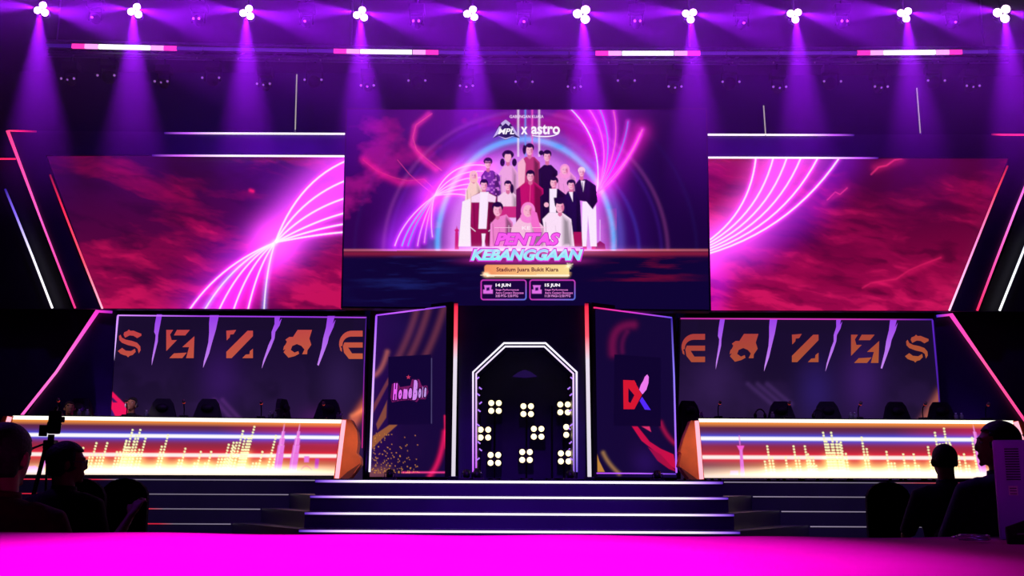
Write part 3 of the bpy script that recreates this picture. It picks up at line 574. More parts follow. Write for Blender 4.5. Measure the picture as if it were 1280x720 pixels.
G_H = [[(0, -18), (19, -18), (15.5, -7), (18, 1), (13, 8), (12.5, 13), (6, 13), (9, 7), (5, 2.5), (-1, 0), (-7, 2.5), (-9, 7.5), (-4, 11), (1, 9), (2, 12.5), (-4, 15.5), (-12, 17.5), (-18.5, 10.5), (-15, 5), (-16.5, 2), (-14, -3), (-16, -5.5), (-11, -9), (-6, -9)],
       [(-19, 8), (-18, 3), (-13, -2), (-15, 6)]]
G_E = [arc(0, -1, 17, 17, 275, 165, 10) + arc(-1, 0, 11.5, 10.5, 175, 268, 7) + [(14, -10.5), (14, -18)], [(-16.5, 1), (-13.5, 4), (-13, 9), (-15.5, 7)],
       [(14, -3), (-10, -3), (-12, 2), (-10.5, 10), (-4, 18), (14, 18), (14, 11), (0, 11), (-5, 3.5), (14, 3.5)]]
CLAW = {'a': [(-3.5, 0), (4, 0), (1.5, 12), (-1.5, 26), (-2, 34), (-10.5, 64), (-10, 55), (-5.5, 32), (-5, 26), (-7, 22), (-6, 12)],
        'b': [(-6, 0), (6, 0), (2, 18), (-3, 34), (-7, 48), (-15, 66), (-14, 58), (-8, 34), (-7, 22), (-7, 10)],
        'c': [(-4, 0), (3.5, 0), (2, 7), (5.5, 3), (2.5, 12), (-3, 20), (-4, 28), (-9, 40), (-15, 52), (-21, 66), (-19, 56), (-12, 36), (-8, 28), (-8, 20), (-4, 10)],
        'd': [(-5, 0), (5, 0), (2, 10), (6, 4.5), (3, 14), (-3, 26), (-5, 34), (-10, 46), (-17, 62), (-19, 61), (-13, 40), (-11, 28), (-7, 14)]}
def backdrop(label, quad, x0, x1, left, glyphs, claws, gc, loc):
    t = thing('team_backdrop', label, 'backdrop', loc)
    grid_screen('display', [P(x, y, YB) for x, y in quad], 330, 140, paint_backdrop(x0, x1, left), t)
    pxslab('frame', [(quad[0][0] - 2, quad[0][1] - 3), (quad[1][0] + 2, quad[1][1] - 3), (quad[2][0] + 2, quad[2][1]), (quad[3][0] - 2, quad[3][1])], YB, .12, BLACK, t, off=-.01)
    for g, cx, cy in glyphs:
        for poly in [g]: flat('emblem', [aff(p, cx, cy, .95, .98) for p in poly], plane(YB), gc, t, off=.02, colfn=lambda x, y: tuple(np.array(gc) + np.array((1, 9, -2)) * ((y - 430) / 18.0 + (x - 300 if left else x - 950) / 210.0)))
    for kd, x, y, sx in claws: flat('claw_mark', [aff(CLAW[kd], x, y, sx, 1.0)], plane(YB), (168, 92, 236), t, off=.015, colfn=lambda X, Y: tuple(np.array((150, 60, 232)) + np.array((50, 74, 10)) * ((Y - 394) / 66.0)))
    return t
bl = backdrop('dark purple left backdrop with orange emblems and violet claw marks behind left desk', [(147, 394.5), (457, 397), (453, 600), (128, 600)], 140, 457, True,
              [(G_S, 162, 429), (G_Z2, 224, 430), (G_SL, 300, 430), (G_H, 372, 430), (G_E, 440, 431)], [('a', 199, 393, .9), ('b', 268, 394, .95), ('c', 347, 395, .95), ('d', 414, 395, .92)], (190, 76, 64), (-4.7, YB, 1.1))
for p_, c_, w_ in (([(147, 394.4), (140.5, 458), (134, 522)], [(190, 120, 250), (225, 190, 250), (235, 225, 250)], 1.5), ([(147, 394), (250, 395), (380, 396), (458, 396.8)], [(200, 130, 240), (150, 60, 210), (130, 45, 200), (150, 60, 200)], 1.2), ([(457.5, 397), (455, 460), (452.5, 560)], [(50, 20, 110), (90, 30, 140), (180, 35, 110)], 1.0)):
    strip('light_strip', p_, c_, w_, YB - .02, bl)
br = backdrop('dark purple right backdrop with orange emblems and violet claw marks behind right desk', [(851, 399), (1166, 400), (1187, 600), (846, 600)], 851, 1166, False,
              [(G_E, 868, 435), (G_H, 930, 435), (G_SL, 1007, 435), (G_Z2, 1080, 436), (G_S, 1146, 435.5)], [('a', 903, 398, .8), ('b', 967, 398.4, .8), ('c', 1048.5, 398.8, .8), ('d', 1117, 399, .85)], (168, 68, 54), (5.2, YB, 1.1))
for p_, c_, w_ in (([(851, 398), (950, 398.4), (1080, 399), (1166, 399.3)], [(170, 36, 140), (195, 50, 170), (180, 45, 160), (70, 26, 150)], 1.3), ([(1166, 400), (1176.5, 520)], [(80, 30, 170), (50, 20, 110)], 1.2)):
    strip('light_strip', p_, c_, w_, YB - .02, br)

# wings beside the backdrops
lw = thing('wing_panel', 'dark slanted wing panel left of left backdrop edged by pink light line', 'panel', (-7.8, 18.2, 1.1))
pxslab('panel', [(122, 388), (146, 389), (133, 600), (-20, 600)], plane((-9, 17.95), (-7, 18.30)), .08, DARKPANEL, lw)
strip('light_strip', [(140, 390), (121.5, 388.8), (70, 465), (27, 519), (10, 541)], [(150, 30, 170), (235, 50, 190), (255, 110, 200), (255, 90, 190), (240, 60, 180)], 2.6, plane((-9, 17.9), (-7, 18.25)), lw)
rw = thing('wing_panel', 'dark slanted wing panel right of right backdrop edged by pink light line', 'panel', (8.4, 18.2, 1.1))
pxslab('panel', [(1168, 393), (1188, 392), (1310, 570), (1310, 600), (1182, 600)], plane((7.4, 18.30), (9.4, 17.95)), .08, DARKPANEL, rw)
strip('light_strip', [(1171, 395), (1189, 393), (1230, 452), (1271, 511), (1290, 538)], [(70, 40, 190), (235, 60, 180), (255, 80, 150), (255, 70, 140), (220, 50, 120)], 2.6, plane((7.4, 18.25), (9.4, 17.9)), rw)

# ================================================================== TEAM LOGO PANELS BESIDE THE ARCH
def gp(px, Y): q = P(px, 598, Y); return (q.x, q.y)
PLL = plane(gp(462, 17.75), gp(563, 16.98)); PLR = plane(gp(743, 16.98), gp(846, 17.75))
def paint_tl(X, Y, u, v):
    c = Canvas(X, Y, (24, 8, 58)); c.mix((44, 10, 84), .8 * np.clip(1 - u * 2.2, 0, 1)); c.blob(500, 410, 30, 20, (34, 14, 80), .5)
    for x in (500, 514, 533): c.glow(bez((x + 22, 384), (x + 12, 420), (x - 4, 450)), (150, 70, 60), 4.2, .34)
    c.glow(bez((464, 470), (476, 470), (484, 440)), (210, 110, 70), 3, .45)
    c.poly([(464, 562), (466, 545), (487, 531), (497, 531), (478, 548)], (150, 86, 56), .8); c.poly([(470, 530), (484, 500), (483, 522), (472, 538)], (130, 70, 60), .6); c.poly([(464, 510), (486, 470), (486, 480), (466, 518)], (110, 50, 70), .5)
    c.glow([(463, 592), (480, 591)], (170, 100, 30), 8, .4); r = np.random.RandomState(3)
    for k in range(170):
        a = r.rand() ** 1.5; x = 464 + 56 * a + r.rand() * 6; y = 591 - 50 * r.rand() ** (1.6 + 2.0 * a); c.ell(x, y, .4 + .45 * r.rand(), .4 + .4 * r.rand(), (215, 140, 50), .7)
    c.glow(bez((537, 595), (551, 580), (556, 540)), (230, 20, 80), 3, .8); c.glow([(556, 520), (557, 560)], (240, 30, 80), 1.2, .8)
    c.glow([(503, 590.5), (556, 590.5)], (240, 60, 130), 1.0, 1.0)
    c.poly([(485.5, 446), (539, 443), (539, 530), (485, 531)], (18, 5, 52)); c.line([(539.5, 448), (539.3, 529)], (90, 80, 130), .8)
    return c.C
def paint_tr(X, Y, u, v):
    c = Canvas(X, Y, (20, 7, 54)); c.blob(765, 400, 10, 30, (70, 8, 60), .0)
    c.glow(bez((766, 442), (762, 405), (792, 406)), (130, 12, 60), 5, .55); c.glow(bez((778, 440), (776, 425), (784, 415)), (110, 12, 60), 3, .4)
    c.poly([(790, 533), (797, 533), (812, 552), (826, 561), (842, 568), (846, 587), (830, 578), (816, 562), (802, 551)], (200, 14, 70), .9)
    c.poly([(810, 559), (826, 568), (846, 590), (836, 586), (822, 576)], (170, 14, 62), .9); c.poly([(802, 533), (812, 533), (814, 540)], (220, 50, 110), .8)
    c.glow(bez((826, 528), (832, 546), (846, 556)), (170, 14, 50), 2.6, .7)
    c.poly([(744, 590), (745, 563), (749, 576), (756, 590)], (190, 130, 60), .8); c.glow(bez((754, 566), (760, 580), (774, 592)), (180, 130, 60), 2.4, .6)
    c.poly([(768, 443), (826, 447), (826, 533), (767, 532)], (15, 4, 46)); c.blob(807, 578, 16, 16, (44, 16, 100), .5)
    return c.C
tl = thing('team_panel', 'dark team panel with pink violet script logo left of the entrance arch', 'panel', (-1.7, 17.3, 1.1))
grid_screen('display', [P(x, y, PLL) for x, y in ((470, 394.5), (558, 383), (556, 596), (462, 596))], 150, 300, paint_tl, tl)
pxslab('frame', [(463, 389), (565, 377), (564, 598), (456, 598)], PLL, .10, BLACK, tl, off=-.01)
strip('light_strip', [(470, 394.5), (466, 480), (461.5, 590)], [(150, 70, 230), (200, 150, 250), (235, 225, 255)], 2.0, PLL, tl)
strip('light_strip', [(470, 394), (505, 389.6), (556, 383)], [(150, 60, 230), (190, 90, 240), (90, 40, 180)], 1.5, PLL, tl)
flat('logo_plate', [[(490, 480), (497, 477), (500, 484), (513, 482), (515, 474), (524, 474), (527, 482), (534, 482), (535.5, 490), (532, 499), (524, 499), (521, 502.5), (512, 500), (500, 501), (490, 503), (488, 497)]], PLL, (112, 24, 92), tl, off=.008)
for n_, a, b, y0, y1 in (('H', 491, 497, 479, 500), ('o', 498, 502.5, 487, 499), ('m', 503.5, 509.5, 485.5, 498.5), ('e', 510.5, 515, 485, 498), ('B', 515.5, 522, 475, 500), ('o', 523, 526.5, 485.5, 497.5), ('i', 527.5, 529, 483, 497), ('s', 530, 533, 484.5, 496.5)):
    text('lettering_outline', n_, a - 1.1, b + 1.1, y0 - 1.6, y1 + 1.6, PLL, (40, 6, 60), tl, off=.012, shear=.3, bold=.16)
    text('lettering', n_, a, b, y0, y1, PLL, (232, 110, 246), tl, off=.02, shear=.3, bold=.075, colfn=lambda x, y: tuple(np.array((240, 90, 244)) + np.array((-50, 70, -10)) * ((x - 491) / 43.0)))
flat('star_mark', [[(510.5 + (3.1 if k % 2 == 0 else 1.3) * math.sin(k * math.pi / 5), 471.5 - (3.1 if k % 2 == 0 else 1.3) * math.cos(k * math.pi / 5)) for k in range(10)]], PLL, (190, 50, 90), tl, off=.02)
tr = thing('team_panel', 'dark team panel with red, pink and blue letter logo right of the entrance arch', 'panel', (2.1, 17.3, 1.1))
grid_screen('display', [P(x, y, PLR) for x, y in ((744, 384), (840, 397), (846, 597), (747, 596))], 150, 300, paint_tr, tr)
pxslab('frame', [(740, 378), (844, 391), (851, 599), (742, 598)], PLR, .10, BLACK, tr, off=-.01)
strip('light_strip', [(743, 384.3), (790, 390.4), (840, 397)], [(230, 40, 110), (200, 50, 190), (90, 70, 220)], 1.5, PLR, tr)
strip('light_strip', [(840, 397.5), (843, 470), (846, 591)], [(50, 30, 140), (130, 110, 230), (170, 90, 250)], 1.5, PLR, tr)
strip('light_strip', [(747, 591.5), (800, 591.8), (845, 592.5)], [(170, 70, 230), (170, 90, 240), (90, 50, 190)], 1.5, PLR, tr)
flat('emblem', [[(779, 475), (793, 475.5), (795.5, 480), (785.5, 480), (785.5, 508), (779.5, 511.5)], [(779.5, 511.5), (785.5, 502), (788, 504), (793, 494), (785.5, 485), (785.5, 480), (792.5, 475.3), (802.5, 493.5), (793, 511.5)]], PLR, (214, 22, 50), tr, off=.018)
flat('emblem', [[(803, 493), (799, 487), (801, 481), (804, 476), (806, 471), (809, 468), (811, 471), (810.5, 479), (808, 487)]], PLR, (238, 120, 240), tr, off=.02)
flat('emblem', [[(802.5, 496), (806, 501), (813.5, 512.5), (806, 512), (799.5, 501)]], PLR, (84, 40, 250), tr, off=.02)

# ================================================================== ENTRANCE ARCH
YG = 16.98
GATE = mat('gate_panel', (34, 22, 66), 0.45, noise=0.2, nscale=3)
ga = thing('entrance_arch', 'dark entrance wall with eight-sided arch outlined by double white light lines', 'arch', (0.22, YG, 1.1))
for poly in ([(573, 382), (590, 382), (590, 599), (573, 599)], [(722, 382), (731, 382), (732, 599), (722, 599)], [(590, 382), (722, 382), (722, 466), (683, 429), (628, 429), (590, 466)]):
    pxslab('wall_panel', poly, YG, .08, GATE, ga)
o_ = [(591.3, 590), (591.3, 465), (630, 428.8), (682, 428.8), (720.8, 465), (721.2, 590)]; i_ = [(595.2, 585), (595.2, 467), (631.5, 433), (680.5, 433), (716.8, 467), (717.3, 590)]
V1 = (190, 90, 240)
strip('light_strip', o_, [V1, (240, 225, 250), (240, 235, 250), (240, 235, 250), (235, 220, 250), (110, 80, 200)], 2.0, YG, ga)
strip('light_strip', i_, [V1, (225, 200, 245), (235, 225, 250), (235, 225, 250), (220, 190, 245), (130, 90, 200)], 1.8, YG, ga)
def quad3(name, pts, m, par): return MB().slab(pts, (0.02, 0, 0)).build(name, m, par)
zt = 4.2
TW = mat('tunnel_wall', (52, 34, 66), 0.5, noise=0.2, nscale=4)
def at(px, py, Y): return P(px, py, Y)
for a, b, sgn in ((594, 601, 1), (718, 710.5, -1)):
    pts = [at(a, 466, YG + .1), at(b, 470, 18.15), at(b, 599.5, 18.15), at(a, 599.5, YG + .1)]
    q = MB().slab(pts, (-.03 * sgn, 0, 0)).build('tunnel_side', TW, ga)
    for k, (f, y) in enumerate([(.2, 474), (.75, 484), (.35, 492), (.8, 505), (.5, 512), (.3, 530), (.7, 537), (.45, 552), (.8, 561), (.3, 575), (.6, 589)]):
        Y = YG + .15 + f * .9; x = a + (b - a) * ((Y - YG - .1) / (18.15 - YG - .1)); c0 = at(x, y, Y); c1 = at(x + 3.2 * sgn, y + 2.5 * (1 if k % 3 else -1), Y - .02)
        mb = MB().tube([c0, c1], .012, 6); nm = mk('glow_line', mb.v, mb.f, TUBE, q, cols=np.array([lin((160, 110, 230))] * len(mb.v)))
MB().slab([at(601, 428, 18.2), at(711, 428, 18.2), at(711, 599.5, 18.2), at(601, 599.5, 18.2)], (0, .03, 0)).build('tunnel_back', GATE, ga)
MB().slab([at(594, 466, YG + .1), at(632, 432, YG + .1), at(634, 440, 18.15), at(601, 470, 18.15)], (0, 0, .02)).build('tunnel_roof', GATE, ga)
MB().slab([at(632, 432, YG + .1), at(680, 432, YG + .1), at(678, 440, 18.15), at(634, 440, 18.15)], (0, 0, .02)).build('tunnel_roof', GATE, ga)
MB().slab([at(680, 432, YG + .1), at(718, 466, YG + .1), at(711, 470, 18.15), at(678, 440, 18.15)], (0, 0, .02)).build('tunnel_roof', GATE, ga)
flat('crest_mark', [[(640, 471), (648, 465), (656, 462), (664, 465), (672, 471), (656, 472.5)]], plane(18.17), (30, 12, 68), ga, off=.0)
# blinder lamps: four round lamps each
WARM = mat('lamp_glow', (255, 240, 200), .4, emit=(255, 232, 176), es=1.9)
spots = [(618.8, 508.7, 'upper left'), (659, 512.7, 'upper middle'), (705, 510.5, 'upper right'), (605.5, 542, 'middle left'), (672, 541, 'centre'), (712.5, 538.7, 'middle right, half hidden by the arch side'), (618, 573.7, 'lower left'), (657.5, 570, 'lower middle'), (705.8, 571.7, 'lower right')]
for x, y, nm in spots:
    c = at(x, y, 17.75); t = thing('blinder_light', 'four-lamp warm white blinder light inside the arch, %s' % nm, 'lamp', tuple(c), 'blinder lights inside the arch')
    h = bx('housing', c + Vector((0, .06, 0)), (.26, .1, .26), BLACKM, t, bev=.01)
    for i in (-1, 1):
        for j in (-1, 1):
            q = c + Vector((i * .064, 0, j * .066)); MB().loft([(q + Vector((0, .01, 0)), .048, .048), (q + Vector((0, -.012, 0)), .049, .049), (q + Vector((0, -.03, 0)), .03, .03)], 14).build('lamp', WARM, t, True)
for x in (618, 658, 690, 705):
    c = at(x, 599, 17.9); t = thing('lamp_pole', 'thin black pole carrying blinder lights inside the arch, at %s' % {618: 'its left', 658: 'its middle', 690: 'right of its middle', 705: 'its right'}[x], 'pole', (c.x, c.y, 1.1))
    MB().tube([(c.x, 17.9, 1.1), (c.x, 17.9, 2.35)], .016, 8).build('pole', BLACKM, t); MB().loft([((c.x, 17.9, 1.1), .12, .12), ((c.x, 17.9, 1.13), .11, .11)], 14).build('base_plate', BLACKM, t)
# LED pillars
for pts, nm in (([(570, 379), (569, 450), (566.6, 597)], 'left'), ([(733.3, 379), (734.5, 450), (737, 597)], 'right')):
    c = P(pts[2][0], 598, 16.88); t = thing('light_pillar', 'tall light tube on %s side of arch, red at top and white below' % nm, 'light tube', (c.x, c.y, 1.1))
    strip('tube', [pts[0], (pts[0][0], 384), (pts[0][0] + (pts[1][0] - pts[0][0]) * .5, 420), pts[1], pts[2]], [(110, 10, 40), (240, 40, 70), (240, 80, 100), (205, 195, 210), (196, 190, 200)], 4.6, 16.88, t)
    bx('foot', (c.x, c.y - .02, 1.13), (.16, .16, .05), BLACKM, t, bev=.01)
    q = P(pts[0][0], 378, 16.92); bx('back_rail', (c.x * .5 + q.x * .5, 16.93, (q.z + 1.15) / 2), (.07, .03, q.z - 1.15), BLACKM, t)

# ================================================================== PLAYER DESKS
def paint_desk(x0, x1, left):
    def f(X, Y, u, v):
        t = (X - x0) / (x1 - x0)                                   # 0 at the inner end for the right desk
        s = t if left else 1 - t                                   # 0 outer end ... 1 inner end (left desk)
        c = Canvas(X, Y, (96, 38, 70)); out = 1 - t if left else t
        hot = np.exp(-((t - (.52 if left else .55)) / .36) ** 2); pinkend = np.clip((t - .62) * 3.2, 0, 1) if left else np.clip((t - .62) * 3.2, 0, 1)
        c.mix((206, 34, 84), pinkend * .85 * np.clip(1.25 - v, 0, 1)); c.mix((172, 40, 60), np.clip((v - .28) * 3.2, 0, .85))
        hill = .30 - .14 * np.exp(-((t - .72) / .09) ** 2) - .1 * np.exp(-((t - .93) / .07) ** 2)
        c.mix((150, 30, 70), np.clip((v - hill) * 20, 0, 1) * (v < .42) * pinkend * .7)
        c.mix((238, 130, 84), np.clip((v - .60) * 3.0, 0, .9) * (.35 + .65 * hot)); c.mix((255, 214, 140), np.clip((v - .74) * 4.5, 0, 1) * hot)
        if not left: c.mix((120, 66, 92), np.clip((v - .45) * 4, 0, 1) * np.clip(.30 - t, 0, .3) / .3 * .9)
        c.C += lin((255, 214, 130)) * (.9 * hot * np.clip((v - .55) / .45, 0, 1) ** 1.6)[:, None]
        for v0, core, halo in ((.305 if left else .32, (255, 250, 255), (60, 90, 255)), (.645, (255, 238, 235), (255, 30, 60))):
            c.mix(halo, .85 * np.exp(-((v - v0) / .075) ** 2)); c.mix(core, np.clip(1.8 - np.abs(v - v0) / .024, 0, 1))
        r = np.random.RandomState(1 if left else 2)
        L = [(120.5, 554), (134, 554), (165.7, 537.5), (175.4, 537.5), (182, 548), (210, 544), (231.7, 561), (251, 565), (264, 565), (286, 556), (303.7, 539), (318, 533.5), (292, 559), (328, 565), (345, 545), (158, 551), (170, 545), (352, 556), (312, 548), (104, 560)]
        Rr = [(959, 558), (992, 558), (1006, 558), (1029, 541), (1039, 541), (1051, 553), (1077, 547), (1108, 565), (1129, 568), (1142, 568), (1160, 559), (1168.6, 541), (1180, 535.7), (1205, 568), (1215, 547.5), (956, 577), (982, 572), (1010, 568), (1033, 552), (1046, 552), (1188, 556), (1221, 558)]
        yb = 592 if left else 596; dx = -.26 if left else .16
        for (x, y) in (L if left else Rr):
            n = int((yb - y) / 3.6); rows = 1 + (r.rand() > .4) + (hot[np.argmin(np.abs(X - x))] > .6)
            for k in range(n):
                yy = y + k * 3.6; 
                for j in range(rows if k > 3 else 1): c.ell(x + dx * (yy - y) + j * 4.0 * (-1 if left else 1) * (1 if k < 99 else 0), yy, 1.35, 1.35, (255, 252, 190), 1.0)
            c.glow([(x + dx * (yb - y) * .6, y + (yb - y) * .6), (x + dx * (yb - y), yb)], (255, 214, 120), 6, .6 * float(hot[np.argmin(np.abs(X - x))]))
        pk = (236, 120, 226)
        def tower(x, top, base, lean):
            for a, b, wd in ((0, .16, .5), (.16, .3, 2.0), (.3, .45, 3.4), (.45, .62, 4.2), (.62, 1, 4.8)):
                p = lambda q: (x + lean * q, top + (base - top) * q)
                (xa, ya), (xb, yb_) = p(a), p(b); c.poly([(xa - wd, ya), (xa + wd, ya), (xb + wd, yb_), (xb - wd, yb_)], pk, .85)
                c.line([(xa - wd * .4, ya), (xb - wd * .4, yb_)], (255, 190, 250), .6, .8)
        if left:
            tower(355.7, 529.6, 589, -9); tower(375, 529.6, 589, -9.5); c.line([(354, 572), (366, 572)], pk, 1, .8)
            c.line(bez((376, 588), (382, 577), (390, 588)), (240, 40, 120), 1.4, .8); c.poly([(380, 570), (387, 570), (386, 578), (380, 578)], pk, .6); c.poly([(394, 573), (399, 573), (398, 586), (393, 586)], (200, 60, 190), .7)
            c.poly([(67, 543), (68, 543), (54, 590), (47, 590), (60, 560)], pk, .9); c.ell(62, 556, 4, 3.4, (250, 80, 200), .95); c.poly([(20, 584), (44, 582), (60, 592), (10, 592)], (240, 130, 220), .7)
        else:
            c.line([(924, 545), (925, 556)], pk, 1.1); c.poly([(921, 557), (930.5, 557), (928, 563), (924, 563)], (250, 90, 210)); c.poly([(924.5, 562), (928, 562), (931, 596), (926, 596)], pk, .95)
            c.poly([(913, 588), (923, 588), (923, 594), (912, 594)], (236, 140, 200), .6); tower(1216, 529, 596, 14); tower(1236, 531, 596, 16)
        c.mix((255, 150, 60), np.clip((.13 - v) / .08, 0, 1) * .9); c.C += lin((255, 250, 220)) * (2.4 * np.clip((v - .78) / .2, 0, 1) ** 1.5 * (.18 + .7 * np.clip(hot * 1.8, 0, 1)))[:, None]
        c.mix((255, 225, 215), np.clip((v - .93) * 20, 0, .9))
        return c.C
    return f
DESKTOP = mat('desk_top', (24, 20, 30), .35, noise=.1, nscale=10)
def desk(label, q, ends, left, pl, loc):
    t = thing('player_desk', label, 'desk', loc)
    grid_screen('display', [P(x, y, pl) for x, y in q], 440, 90, paint_desk(q[0][0], q[1][0], left), t)
    pxslab('body', [(q[0][0], q[0][1] - 1), (q[1][0], q[1][1] - 1), (q[2][0], 598.6), (q[3][0], 598.6)], pl, .06, BLACK, t, off=-.012)
    pxslab('table_top', [(q[0][0], q[0][1] - 3.2), (q[1][0], q[1][1] - 3.2), (q[1][0], q[1][1] - 1.2), (q[0][0], q[0][1] - 1.2)], pl, .45, DESKTOP, t, off=0)
    strip('light_strip', [(q[0][0], q[0][1] + .4), ((q[0][0] + q[1][0]) / 2, (q[0][1] + q[1][1]) / 2 + .4), (q[1][0], q[1][1] + .4)], [(255, 250, 235)] * 3, 4.2, pl, t, off=.012, depth=.02)
    for poly, pink, inner in ends:
        e = pxslab('end_cap', poly, pl, .5, ORANGE, t, off=.05); 
        if inner:
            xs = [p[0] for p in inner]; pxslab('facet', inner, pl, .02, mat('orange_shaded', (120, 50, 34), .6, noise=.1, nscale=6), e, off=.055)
        strip('light_strip', pink[0], [(255, 170, 190)] * len(pink[0]), pink[1], pl, t, off=.06, depth=.02)
    a, b = P(q[0][0] + 12, 560, pl), P(q[1][0] - 12, 560, pl); zt_ = P(q[0][0], q[0][1], pl).z - .04
    for c_ in (a, b, a.lerp(b, .5)): bx('leg', (c_.x, c_.y + .40, (1.1 + zt_) / 2), (.05, .05, zt_ - 1.1), BLACKM, t)
    return t
PDL = plane(gp(17, 16.66), gp(425, 16.92)); PDR = plane(gp(873, 16.92), gp(1267, 16.66))
desk('left player desk, glowing skyline front panel with twin pink towers at its right', [(16, 521.5), (427, 526.5), (418.5, 594.3), (-12, 593)],
     [([(427, 524), (438.8, 524.5), (446, 539), (447.5, 553), (445.4, 566.5), (450, 572), (450.7, 581), (437.5, 598.2), (417, 598.2)], ([(430, 525), (421, 598)], 5.0), [(450.5, 579), (437.5, 598.2), (425, 598.2), (434, 590)]),
      ([(4, 520), (16, 520), (-10, 598.2), (-30, 598.2), (-22, 570)], ([(12, 521), (-12, 594)], 5.0), None)], True, PDL, (-5, 17, 1.1))
desk('right player desk, glowing skyline front panel with slim pink tower at its left', [(873.5, 525), (1267, 527.5), (1290, 598), (879.5, 597.3)],
     [([(864, 525.5), (874, 525.5), (880.5, 599.3), (862, 599.3), (849, 583), (852, 567), (850.5, 565), (857, 543)], ([(871, 526), (877, 599)], 5.0), [(849.5, 583), (862, 599.3), (872, 599.3), (862, 592)]),
      ([(1267, 526), (1278, 526), (1310, 580), (1318, 599), (1290, 599)], ([(1270, 527), (1294, 599)], 5.0), None)], False, PDR, (5.4, 17, 1.1))

# ================================================================== GAMING CHAIRS, MICROPHONES, BOTTLES
def make_gaming_chair():
    t = thing('gaming_chair', 'proto', 'chair'); M1 = MB()
    pts = [(-.24, .50), (-.27, .80), (-.25, 1.02), (-.17, 1.28), (-.11, 1.36), (.11, 1.36), (.17, 1.28), (.25, 1.02), (.27, .80), (.24, .50)]
    M1.slab([(x, .20 + .10 * (z - .5), z) for x, z in pts], (0, .08, 0)).build('backrest', LEATHER, t)
    for s in (-1, 1): MB().slab([(s * .245, .18, .52), (s * .275, .14, .80), (s * .25, .18, 1.0), (s * .2, .22, 1.0), (s * .2, .2, .52)], (0, .08, 0)).build('side_wing', LEATHER, t)
    MB().ball((0, .24, 1.2), (.11, .05, .07)).build('head_pillow', LEATHER, t, True)
    bx('seat', (0, -.05, .46), (.52, .52, .1), LEATHER, t, bev=.03)
    for s in (-1, 1):
        a = MB().box((s * .31, -.02, .68), (.09, .26, .03), bev=.01).box((s * .31, .02, .57), (.03, .05, .22)).build('armrest', PLASTIC, t)
    MB().tube([(0, 0, .1), (0, 0, .42)], .03).build('gas_column', BLACKM, t)
    for k in range(5):
        a = k * 2 * math.pi / 5 + .3; l = MB().loft([((0, 0, .1), .03, .02), ((.3 * math.cos(a), .3 * math.sin(a), .06), .02, .015)]).build('leg', PLASTIC, t)
        MB().ball((.3 * math.cos(a), .3 * math.sin(a), .03), .03, seg=8, rings=6).build('caster', PLASTIC, l, True)
    return t
ch0 = make_gaming_chair()
def place(proto, loc, rz, label, group=None, scale=1.0):
    c = copy_tree(proto); c.location = loc; c.rotation_euler = (0, 0, rz); c.scale = (scale,) * 3; c['label'] = label
    if group: c['group'] = group
    return c
chairs = [(83, 0, 'black gaming chair behind the player at far left of left desk'), (192, .12, 'black gaming chair behind the headphone player at left desk'), (248, 0, 'empty black gaming chair second from right-hand group of left desk, facing forward'), (370, 1.35, 'black gaming chair turned sideways behind left desk'), (403, 0, 'black gaming chair at the right end of left desk'),
          (878, .5, 'black gaming chair at the left end of right desk'), (984, -.1, 'empty black gaming chair second from left behind right desk'), (1046, 0, 'empty black gaming chair third from left behind right desk'), (1137, .1, 'empty black gaming chair fourth from left behind right desk'), (1192, 0, 'dark gaming chair in front of right wing panel')]
for x, rz, lb in chairs:
    q = P(x, 598, 17.75); place(ch0, (q.x * (1.012 if x == 370 else 1), 18.0 if x == 370 else 17.78, 1.1), rz, lb, 'gaming chairs behind the desks')
hide_proto(ch0)
REDL = mat('red_led', (255, 60, 60), .4, emit=(255, 70, 60), es=.8); GREY = mat('silver_mesh', (120, 118, 125), .35, .8, noise=.2, nscale=80)
def make_mic():
    t = thing('desk_microphone', 'proto', 'microphone')
    bx('base', (0, 0, .015), (.10, .12, .03), PLASTIC, t, bev=.008)
    MB().tube([(0, 0, .02), (0, .01, .1), (0, -.02, .17), (.01, -.06, .20)], .008, 8).build('gooseneck', BLACKM, t)
    MB().loft([((.01, -.05, .19), .014, .014), ((.012, -.075, .21), .022, .022), ((.014, -.10, .23), .02, .02)], 10).build('microphone_head', GREY, t, True)
    MB().loft([((.0115, -.068, .204), .021, .021), ((.0125, -.074, .209), .021, .021)], 12).build('light_ring', REDL, t)
    return t
m0 = make_mic(); YT = 16.99; ZTL = P(220, 520.5, 16.85).z
def desk_z(x):
    pl = PDL if x < 640 else PDR; y = (521.5 + (x - 16) / 411 * 5 - 3.2) if x < 640 else (525 + (x - 873.5) / 393.5 * 2.5 - 3.2)
    q = P(x, y, pl); return q
for x, nm in ((71, 'left desk, beside the far left player'), (156, 'left desk, in front of the headphone player'), (228, 'left desk, before the empty forward-facing chair'), (325, 'left desk, middle gap between chairs'), (403, 'left desk, right end'),
              (899, 'right desk, near its left end'), (986, 'right desk, before the second chair'), (1075, 'right desk, between third and fourth chairs'), (1156, 'right desk, before the fourth chair'), (1235, 'right desk, near its right end')):
    q = desk_z(x); place(m0, (q.x * 1.008, q.y + .2, q.z + .0), 0, 'black gooseneck microphone on %s' % nm, 'desk microphones', 1.15)
hide_proto(m0)
PET = mat('clear_plastic', (150, 150, 165), .2, noise=.1, nscale=12); CAPM = mat('white_cap', (225, 225, 235), .4, noise=.05, nscale=12)
def make_bottle():
    t = thing('water_bottle', 'proto', 'bottle')
    MB().loft([((0, 0, 0), .03, .03), ((0, 0, .06), .031, .031), ((0, 0, .075), .024, .024), ((0, 0, .085), .012, .012), ((0, 0, .09), .012, .012)], 12).build('bottle_body', PET, t, True)
    MB().loft([((0, 0, .088), .015, .015), ((0, 0, .105), .015, .015)], 12).build('cap', CAPM, t, True)
    return t
b0 = make_bottle()
